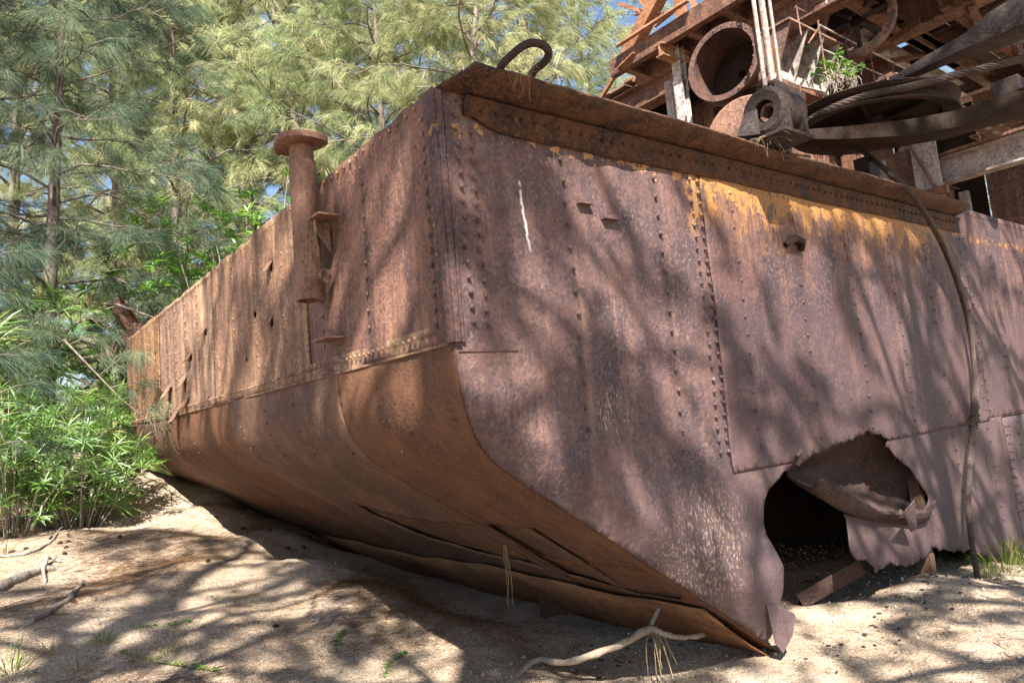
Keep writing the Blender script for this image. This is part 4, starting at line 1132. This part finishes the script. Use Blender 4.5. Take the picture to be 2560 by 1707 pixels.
TA = she_oak(3, 12.5, 4.0, 58, 10, 5, 30, .27, .0085, low=.05)
TB = she_oak(8, 11.5, 3.7, 56, 10, 5, 30, .27, .0085, low=.04, lean=.08, mat='needle_pale')
TC = she_oak(21, 9.5, 3.3, 46, 10, 6, 30, .25, .0055, low=.13, trunk_r=.12, lean=-.06, mat='needle_shaded')
TD = she_oak(33, 1.9, .75, 16, 4, 3, 16, .13, .006, low=.2, trunk_r=.025, mat='needle_gold')
TE = she_oak(41, 12.5, 3.9, 40, 5, 3, 70, .26, .009, low=.30, trunk_r=.34)
GRP = 'she-oaks behind the pontoon'
plant_tree('she_oak_tree', TC, on_ground(130, 10.2), 3.9, 1.0, 'dark bluish feathery she-oak nearest on the left, above the oleander bush', group=GRP)
plant_tree('she_oak_tree', TC, on_ground(-330, 9.0), 2.6, 1.05, 'dark drooping she-oak cut by the left edge of the photo', group=GRP)
spots = [(470, 19, 'A', 1.25, 'pale feathery she-oak behind and left of the mushroom-capped vent pipe'),
         (800, 20, 'B', 1.45, 'bright she-oak straight behind the mushroom-capped vent pipe'),
         (1010, 19, 'A', 1.2, 'tall she-oak rising behind the pontoon corner'),
         (1230, 17, 'B', 1.2, 'sunny she-oak behind the lifting loop'),
         (1420, 20, 'A', 1.25, 'pale she-oak right of the lifting loop beside the raking post'),
         (640, 22, 'A', 1.5, 'far pale she-oak between the dark left tree and the vent pipe'),
         (330, 21, 'B', 1.5, 'far she-oak seen through the dark bluish left tree'),
         (60, 18, 'A', 1.3, 'pale she-oak far back at the left edge'),
         (1120, 26, 'B', 1.7, 'farthest she-oak seen between the corner tree and loop tree'),
         (1600, 24, 'B', 1.5, 'she-oak seen through the orange lattice bars'),
         (900, 27, 'A', 1.5, 'distant she-oak filling the gap above the bow edge'),
         (430, 30, 'B', 2.0, 'distant she-oak towering behind the leafy shrubs'),
         (2250, 30, 'A', 1.2, 'she-oak hidden behind the high plank platform'),
         (2480, 26, 'B', 1.1, 'she-oak behind the pale streaked girder')]
for i, (px, dp, k, s, lb) in enumerate(spots):
    plant_tree('she_oak_tree', TA if k == 'A' else TB, on_ground(px, dp), i * 1.7 + .4, s, lb, group=GRP)
# trees on the near bank, behind the photographer, that dapple the hull
for i, (x, y, s, lb) in enumerate(((-2.4, -2.8, 1.0, 'she-oak on the near bank whose shade falls on the pontoon corner'), (2.4, -3.6, 1.0, 'she-oak on the near bank whose shade falls on the torn side'), (-4.0, -.6, 1.0, 'she-oak on the near bank shading the bow and the sand'), (6.6, -3.4, 1.0, 'she-oak on the near bank shading the right end of the hull'))):
    plant_tree('she_oak_tree', TE, (x, y, gz(x, y)), i * 2.1, s, lb, group='she-oaks on the near bank')
# seedlings growing on the deck
for i, (px, py, yy, s, lb) in enumerate(((1640, 262, 5.2, .62, 'golden she-oak seedling on deck left of the pale column'), (1695, 280, 5.6, .80, 'taller golden seedling in front of the pale column'), (1745, 300, 5.0, .55, 'small golden seedling under the flanged drum'), (1590, 240, 6.4, .6, 'low golden seedling below the raking post'))):
    p = at(px, py, Y=yy); plant_tree('she_oak_seedling', TD, (p.x, p.y, 3.25), i * 1.3, s, lb, 'seedling', 'golden seedlings on the deck')
plant_tree('she_oak_sapling', TD, (at(2560, 560, Y=4.2).x, 4.2, 3.35), .5, .95, 'feathery young she-oak at the right edge by the wire rope', 'sapling')

def leaves(orig, dirs, ups, lens, wid, tint, droop):
    """narrow curved leaves, 6 faces each"""
    n = len(orig); side = np.cross(dirs, ups); side /= np.linalg.norm(side, axis=1)[:, None] + 1e-9
    nn = np.cross(side, dirs)
    P = []
    for s, wf in ((0, .12), (.3, .9), (.65, .85), (1.0, 0.02)):
        c = orig + dirs * (lens * s)[:, None] - np.array([0, 0, 1.0]) * (droop * lens * s * s)[:, None]
        fold = nn * (wid * wf * .18)[:, None]
        P += [c + side * (wid * wf * .5)[:, None] + fold, c - fold * .6, c - side * (wid * wf * .5)[:, None] + fold]
    V = np.stack(P, 1); b = np.arange(n)[:, None] * 12; fc = []
    for k in range(3):
        for j in range(2):
            fc.append(np.stack([b[:, 0] + k*3 + j, b[:, 0] + k*3 + j + 1, b[:, 0] + (k+1)*3 + j + 1, b[:, 0] + (k+1)*3 + j], -1))
    return V.reshape(-1, 3), np.stack(fc, 1).reshape(-1), np.repeat(tint, 12)

def leafy_bush(seed, n_stem, H, R, whorls, per, llen, lwid, mat, name_stem='stems', up=.5, spread=1.0):
    r = random.Random(seed); g = np.random.default_rng(seed); wood = MB(); O = []; D = []; U = []; T = []; LN = []
    for i in range(n_stem):
        az = i * 2.4 + r.uniform(-.3, .3); rad = R * math.sqrt((i + .5) / n_stem) * r.uniform(.7, 1.1) * spread
        h = H * r.uniform(.55, 1.05) * (1 - .35 * (rad / (R * spread + .01)) ** 2)
        b0 = Vector((math.cos(az) * rad * .25, math.sin(az) * rad * .25, 0)); tip = Vector((math.cos(az) * rad, math.sin(az) * rad, h))
        pts = [b0, b0.lerp(tip, .4) + Vector((0, 0, .12 * h)), b0.lerp(tip, .75) + Vector((0, 0, .08 * h)), tip]
        wood.tube(pts, [.009, .008, .006, .003], 5)
        for k in range(whorls):
            s = 1 - .92 * (k / whorls) ** 1.0; q = s * 3; j = min(int(q), 2); p = pts[j].lerp(pts[j+1], q - j)
            off = Vector((r.gauss(0, .10), r.gauss(0, .10), r.gauss(0, .07))) if k else Vector()
            if k: wood.tube([p, p + off * .6, p + off], [.005, .004, .003], 3, cap=False)
            p = p + off; ax = (tip - pts[2]).normalized() * .6 + Vector((r.gauss(0, .3), r.gauss(0, .3), .5)); ax.normalize()
            a = ax.orthogonal().normalized(); bb = ax.cross(a); tn = r.random()
            for m_ in range(per):
                th = m_ * 2.4 + r.uniform(-.3, .3); el = r.uniform(.15, 1.0) * up + (.5 if m_ > per * .7 else 0)
                d = (a * math.cos(th) + bb * math.sin(th)) * math.cos(el) + ax * math.sin(el)
                O.append(p + ax * r.uniform(-.05, .03)); D.append(d); U.append(ax); T.append(min(1, max(0, tn * .6 + r.random() * .45))); LN.append(llen * r.uniform(.45, 1.2) * (.8 + .4 * tn))
    O, D, U, T, LN = map(np.array, (O, D, U, T, LN))
    V, Fc, tt = leaves(O, D, U, LN, np.full(len(O), lwid) * g.uniform(.8, 1.2, len(O)), T, g.uniform(.05, .38, len(O)))
    lm = fast_mesh('foliage', V, Fc, 4, M[mat], tt, True)
    wm = bpy.data.meshes.new('stems'); wm.from_pydata(wood.v, [], wood.f); wm.materials.append(M['twig'])
    return wm, lm
OA = leafy_bush(5, 40, 1.9, 1.25, 6, 17, .25, .019, 'oleander')
OB = leafy_bush(9, 36, 1.8, 1.1, 6, 16, .24, .018, 'oleander')
BSH = leafy_bush(15, 60, 3.4, 1.7, 10, 11, .15, .030, 'broad')
nm = ('stems', 'foliage')
for i, (px, dp, k, s, lb) in enumerate(((190, 8.4, 'A', .9, 'narrow-leaved green bush against the far end of the bow, rightmost of the bushes'), (20, 7.9, 'B', 1.0, 'narrow-leaved green bush nearest the camera at the left edge'), (-120, 9.4, 'A', 1.7, 'tall narrow-leaved bush cut by the left edge under the dark she-oak'), (310, 10.4, 'B', .85, 'narrow-leaved bush tucked beside the bent bracket of the hull'))):
    plant_tree('oleander_bush', OA if k == 'A' else OB, on_ground(px, dp), i * 1.9, s, lb, 'bush', 'narrow-leaved bushes left of the bow', nm)
plant_tree('leafy_shrub', BSH, on_ground(640, 13.0), .3, 1.75, 'bright green leafy shrub just left of the mushroom-capped vent pipe', 'shrub', None, nm)
plant_tree('leafy_shrub', BSH, on_ground(480, 13.4), 2.2, 1.3, 'bright green leafy shrub farther left behind the bow edge', 'shrub', None, nm)
# vine and dry roots hanging from the walkway
vp = at(2095, 165, Y=4.3)
VN = leafy_bush(27, 14, .34, .22, 4, 7, .055, .04, 'broad')
e = plant_tree('hanging_vine', VN, vp - Vector((0, 0, .2)), 0, 1.0, 'yellow green vine sprouting on the handrail above dry roots', 'vine', None, nm)
m = MB(); rr = random.Random(3)
for k in range(46):
    p = at(2085 + rr.uniform(-25, 55), 185 + rr.uniform(-12, 20), Y=4.28); q = [p]
    for j in range(5): q.append(q[-1] + Vector((rr.uniform(-.06, .06), rr.uniform(-.05, .03), rr.uniform(-.09, .02))))
    m.tube(q, [.007, .007, .006, .005, .004, .003], 4)
me = bpy.data.meshes.new('dry_roots'); me.from_pydata([tuple(Vector(v) - e.location) for v in m.v], [], m.f); me.materials.append(M['twig'])
o = bpy.data.objects.new('dry_roots', me); COL.objects.link(o); o.parent = e

# ------------------------------------------------------------------ things on the sand
def limb(name, pts, rad, mat, label, cat, seg=9, group=None, wob=.008):
    q = spline(pts, 5); n = len(q); rs_ = []
    for i in range(n):
        t = i / (n - 1) * (len(rad) - 1); j = min(int(t), len(rad) - 2); rs_.append((rad[j] + (rad[j+1] - rad[j]) * (t - j)) * (1 + .12 * math.sin(i * 1.7)))
    q = [p + Vector((math.sin(i * 1.3) * wob, math.cos(i * 1.9) * wob, math.sin(i * 2.3) * wob * .6)) for i, p in enumerate(q)]
    o = MB().tube(q, rs_, seg).build(name, M[mat], None, 1.2); tag(o, label, cat, group); return o
def gp3(px, py, up_=.02): p = ground_hit(px, py); return p + Vector((0, 0, up_))
br = limb('fallen_branch', [gp3(1290, 1698, .02), gp3(1345, 1668, .05), at(1410, 1655, Z=.02), at(1480, 1636, Z=.05), at(1560, 1606, Z=.09), at(1622, 1572, Z=.13), at(1665, 1585, Z=.10), at(1710, 1592, Z=.06), at(1758, 1586, Z=.03)], [.014, .020, .021, .024, .022, .027, .018, .015, .017], 'pale', 'pale bleached branch lying on the shaded sand under the hull tip', 'branch', wob=.003)
o = MB().tube(spline([at(1625, 1568, Z=.13), at(1640, 1535, Z=.20), at(1662, 1490, Z=.30)]), .014, 7).build('snag', M['twig'], br, 1)
m = MB(); rr = random.Random(12)
for k in range(13):
    p = at(1630 + rr.uniform(-8, 12), 1568, Z=.13); e_ = at(1640 + rr.uniform(-25, 70), 1640 + rr.uniform(-10, 60), Z=-.10)
    m.tube(spline([p, p.lerp(e_, .45) + Vector((rr.uniform(-.04, .04), rr.uniform(-.04, .04), .05)), e_]), [.0035] * 11, 4)
m.build('rootlets', M['dry'], br)
limb('dead_stick', [gp3(205, 1462, .03), gp3(175, 1500), gp3(130, 1530), gp3(75, 1562), gp3(50, 1575, 0)], [.016, .022, .025, .02, .008], 'twig', 'pale grey dead stick on the bright sand at the lower left', 'stick')
limb('curved_root', [gp3(110, 1462, 0), at(108, 1430, Z=.72) if False else gp3(112, 1425, .06), gp3(125, 1412, .07), gp3(150, 1408, .02)], [.012, .02, .018, .012], 'twig', 'small hooked root arching out of the sand beside the buried log', 'root')
limb('buried_log', [gp3(-10, 1478), gp3(50, 1452, .03), gp3(105, 1432, .03), gp3(165, 1424, 0)], [.04, .045, .04, .02], 'twig', 'half buried grey log under the shade at the left edge', 'log')
limb('thin_stick', [gp3(-5, 1395), gp3(60, 1388, .02), gp3(120, 1365, .03), gp3(155, 1330, .06)], [.012, .014, .012, .006], 'twig', 'thin crooked stick in the bush shade at the left edge', 'stick')
# seed cones
cm = MB(); 
cm.lathe([(.001, -.022), (.012, -.018), (.017, -.006), (.017, .008), (.011, .019), (.001, .022)], (0, 0, 0), (1, 0, .2), 9)
cme = bpy.data.meshes.new('seed_cone'); cme.from_pydata([tuple(Vector(v) * (1 + .12 * math.sin(i * 2.9))) for i, v in enumerate(cm.v)], [], cm.f); cme.materials.append(M['cone'])
cpts = [(30, 1382, 'by the left edge'), (65, 1376, ''), (128, 1348, ''), (150, 1360, ''), (165, 1372, ''), (172, 1358, ''), (162, 1386, ''), (185, 1508, ''), (300, 1345, ''), (540, 1295, ''), (608, 1324, ''), (676, 1328, ''), (720, 1372, ''), (520, 1405, ''), (760, 1370, ''), (690, 1570, '')]
for i, (px, py, _) in enumerate(cpts):
    p = gp3(px, py, .012); o = bpy.data.objects.new('seed_cone', cme); COL.objects.link(o); o.location = p; o.rotation_euler = (i, i * 2.1, i * 1.3); o.scale = (1.25,) * 3
    lb = ('small dark seed cone on the shaded sand below the bushes' if px < 180 and py < 1400 else 'small dark seed cone beside the pale grey dead stick' if px == 185 else 'small dark seed cone on the path between bushes and hull shadow' if px == 300 else 'small dark seed cone alone on the bright sand bank' if px in (520, 690) else 'small dark seed cone in the hull shadow below the bow')
    tag(o, lb, 'seed cone', 'seed cones on the sand')
# litter, gravel, weeds
def scatter_needles():
    N = 190000; g = np.random.default_rng(4)
    x = g.uniform(-2.0, 3.4, N); y = g.uniform(2.2, 11, N)
    # drifts: keep where a slow pattern is high
    f = np.sin(x*2.3 + np.sin(y*1.4)*2) + np.sin(y*1.9 - x*.9) + g.normal(scale=.8, size=N)
    k = f > .9; x, y = x[k], y[k]; n = len(x)
    z = ground_z(x, y) + g.uniform(.003, .014, n); a = g.normal(.5, .9, n)
    d = np.stack([np.cos(a), np.sin(a), g.normal(scale=.06, size=n)], -1); d /= np.linalg.norm(d, axis=1)[:, None]
    V, Fc, tt = needles(np.stack([x, y, z], -1), d, g.uniform(.07, .18, n), g.uniform(.0022, .0042, n), .02, g.random(n))
    o = link_mesh('needle_litter', fast_mesh('needle_litter', V, Fc, 4, M['litter'], tt)); tag(o, 'drifts of fallen brown she-oak needles on the sand', 'litter', kind='stuff')
scatter_needles()
def scatter_pebbles():
    g = np.random.default_rng(6); N = 5200
    ico = bmesh.new(); bmesh.ops.create_icosphere(ico, subdivisions=1, radius=1); bv = np.array([v.co[:] for v in ico.verts]); bf = np.array([[v.index for v in f.verts] for f in ico.faces]); ico.free()
    x = np.concatenate([g.uniform(2.9, 9, N), g.uniform(.2, 3, N // 5)]); y = np.concatenate([g.uniform(1.2, 4.6, N), g.uniform(2.5, 7, N // 5)])
    n = len(x); s = g.gamma(2.0, .0019, n) + .002; z = ground_z(x, y) + s * .35
    V = bv[None] * (s[:, None] * g.uniform(.7, 1.3, (n, 3)))[:, None, :] + np.stack([x, y, z], -1)[:, None, :]
    Fc = (bf[None] + (np.arange(n) * len(bv))[:, None, None]).reshape(-1)
    o = link_mesh('gravel', fast_mesh('gravel', V.reshape(-1, 3), Fc, 3, M['pebble'], np.repeat(g.random(n), len(bv)))); tag(o, 'fine pebbles strewn over the sand below the torn side', 'gravel', kind='stuff')
scatter_pebbles()
def tuft(seed, n, h, spread, mat):
    g = np.random.default_rng(seed); a = g.uniform(0, 6.283, n); el = g.uniform(.5, 1.45, n)
    d = np.stack([np.cos(a) * np.cos(el), np.sin(a) * np.cos(el), np.sin(el)], -1)
    o = np.stack([np.cos(a) * g.uniform(0, spread, n), np.sin(a) * g.uniform(0, spread, n), np.zeros(n)], -1)
    V, Fc, tt = leaves(o, d, np.tile([0, 0, 1.0], (n, 1)) + g.normal(scale=.1, size=(n, 3)), h * g.uniform(.4, 1.1, n), g.uniform(.003, .006, n), g.random(n), g.uniform(.05, .7, n))
    return fast_mesh('grass_tuft', V, Fc, 4, M[mat], tt)
GT = [tuft(1, 70, .34, .06, 'grass'), tuft(2, 40, .26, .05, 'dry'), tuft(3, 90, .42, .10, 'grass')]
tl = [((2500, 1395), 2, 1.0, 'green grass tuft against the hull right of the rope foot'), ((2545, 1360), 2, 1.2, 'tall green grass tuft at the right edge against the hull'), ((2560, 1400), 0, 1.0, 'low green tuft at the right edge of the sand'), ((2465, 1400), 0, .6, 'small green tuft just right of the wire rope'),
      ((30, 1690), 0, 1.1, 'long green grass tuft in the lower left corner'), ((130, 1640), 1, 1.0, 'straw coloured tuft near the lower left corner'), ((260, 1610), 0, .75, 'thin green tuft on bright sand at lower left'), ((340, 1650), 1, .9, 'dry tuft between the two lower left green tufts'), ((420, 1640), 0, .6, 'small green weed tuft left of the creeping weed'), ((200, 1690), 1, 1.1, 'dry tuft at the bottom edge on the left'),
      ((60, 1340), 1, 1.3, 'dry grass clump below the nearest bush'), ((150, 1320), 1, 1.2, 'dry grass clump under the middle of the bushes'), ((10, 1390), 1, 1.2, 'dry grass clump at the left edge in shade'), ((230, 1310), 0, .8, 'grass clump under the right end of the bushes'), ((100, 1300), 2, .8, 'shaded grass clump deep under the bushes')]
for i, ((px, py), k, s, lb) in enumerate(tl):
    p = gp3(px, py, -.01)
    if px > 2400:
        p = at(px, py, Y=2.62 + .05 * (i % 2)); p.z = gz(p.x, p.y) - .01; s *= 1.5
    o = bpy.data.objects.new('grass_tuft', GT[k]); COL.objects.link(o); o.location = p; o.rotation_euler = (0, 0, i * 1.1); o.scale = (s, s, s)
    tag(o, lb, 'grass', 'grass tufts on the sand')
def weed(pts, label):
    m = MB(); g = np.random.default_rng(len(pts) * 7); P = [gp3(*q, .015) for q in pts]; sp = spline(P, 8); m.tube(sp, .002, 4)
    e = empty('creeping_weed', P[0]); tag(e, label, 'weed', 'creeping weeds on the sand')
    o = m.build('stem', M['grass'], e)
    n = len(sp) * 3; i = g.integers(0, len(sp), n); O = np.array([sp[k][:] for k in i]) + g.normal(scale=.012, size=(n, 3)) * [1, 1, .4] + [0, 0, .01]
    a = g.uniform(0, 6.28, n); D = np.stack([np.cos(a), np.sin(a), g.uniform(.2, .8, n)], -1); D /= np.linalg.norm(D, axis=1)[:, None]
    V, Fc, tt = leaves(O, D, np.tile([0, 0, 1.0], (n, 1)), g.uniform(.02, .04, n), g.uniform(.010, .018, n), g.random(n), np.full(n, .2))
    link_mesh('leaf', fast_mesh('leaf', V, Fc, 4, M['broad'], tt), None, e)
weed([(300, 1640), (360, 1655), (420, 1665), (480, 1675), (545, 1685)], 'low creeping green weed along the bottom left sand')
weed([(330, 1575), (400, 1570), (470, 1562)], 'thin creeping weed strand on the bright sand at left')
weed([(835, 1640), (850, 1600), (858, 1585)], 'tiny green weed sprig at the bottom between bank and shade')
weed([(960, 1700), (980, 1660), (1010, 1640)], 'tiny green weed sprig beside the shaded hollow')

def scatter_debris():
    g = np.random.default_rng(15)
    m = MB(); rr = random.Random(15)
    for k in range(420):
        x = rr.uniform(-1.5, 3.2); y = rr.uniform(2.6, 10); L = rr.uniform(.05, .22); a = rr.uniform(0, 6.28)
        if rr.random() < .3: x = rr.uniform(4.3, 8.5); y = rr.uniform(1.5, 2.75)
        p = [Vector((x + math.cos(a + .4 * j) * L * j / 2, y + math.sin(a + .4 * j) * L * j / 2, 0)) for j in range(3)]
        for q in p: q.z = gz(q.x, q.y) + .006
        r_ = rr.uniform(.0015, .004); m.tube(p, [r_, r_, r_ * .6], 4)
    tag(m.build('twig_litter', M['twig'], None, 1), 'short dead twigs strewn over the sand', 'twigs', kind='stuff')
    m = MB()
    for k in range(260):
        t = rr.random()
        if t < .55: y = rr.uniform(3.0, 9.0); x = 3.9 - .12 * (y - 3) * .3 + rr.gauss(-.25, .25)
        else: x = rr.uniform(4.2, 8.6); y = 2.8 - abs(rr.gauss(0, .22))
        z = gz(x, y) + .005; s_ = rr.uniform(.008, .03); a = rr.uniform(0, 6.28); q = []
        for j in range(5): q.append((x + math.cos(a + j * 1.256) * s_ * rr.uniform(.5, 1), y + math.sin(a + j * 1.256) * s_ * rr.uniform(.5, 1), z + rr.uniform(0, .008)))
        m.add(q, [(0, 1, 2, 3, 4)])
    tag(m.build('rust_scale', M['flap'], None), 'fallen rust flakes on the sand along the hull foot', 'rust flakes', kind='stuff')
scatter_debris()

# dead straw caught on ledges
def straw(pts, n, spread, fall, label):
    g = np.random.default_rng(n + len(label)); m = MB(); rr = random.Random(n * 3 + len(label))
    for k in range(n):
        p = Vector(rr.choice(pts)) + Vector((rr.uniform(-.01, .01), rr.uniform(-spread, spread) * .5, 0)); q = [p]
        d = Vector((rr.uniform(-.5, .1), rr.uniform(-1, 1), rr.uniform(-.6, .6))) * spread
        for j in range(4): d = d * .8 + Vector((rr.uniform(-.01, .01), rr.uniform(-.01, .01), -fall * (.4 + j * .3))); q.append(q[-1] + d)
        m.tube(q, [.0012, .0012, .0011, .001, .0008], 3)
    o = m.build('straw_tuft', M['dry'], None); tag(o, label, 'straw', 'dead straw caught on the hull')
straw([(1.70, py_ - .06, zb + .01), (1.70, py_ - .14, zb + .01), (1.74, py_ - .10, zb)], 26, .06, .045, 'dry straw hanging from the upper vent pipe bracket')
straw([at(1265, 172, Y=2.61), at(1300, 178, Y=2.61), at(1325, 182, Y=2.61)], 16, .06, .012, 'dry straw lodged at the foot of the lifting loop')
straw([at(1905, 345, Y=2.58), at(1925, 350, Y=2.58)], 16, .07, .016, 'dry straw lodged under the bearing block')
def roots(p, n, L, label):
    m = MB(); rr = random.Random(n)
    for k in range(n):
        q = [p + Vector((rr.uniform(-.015, .015), rr.uniform(-.02, .02), 0))]
        for j in range(5): q.append(q[-1] + Vector((rr.uniform(-.012, .012), rr.uniform(-.012, .012), -L / 5 * rr.uniform(.7, 1.1))))
        m.tube(q, [.0022, .002, .0018, .0015, .0012, .001], 4)
    o = m.build('hanging_roots', M['dry'], None); tag(o, label, 'roots', None)
roots(rake_in(3.05, 4.2, -.02), 5, .48, 'thin roots dangling from the torn underside of the bow')
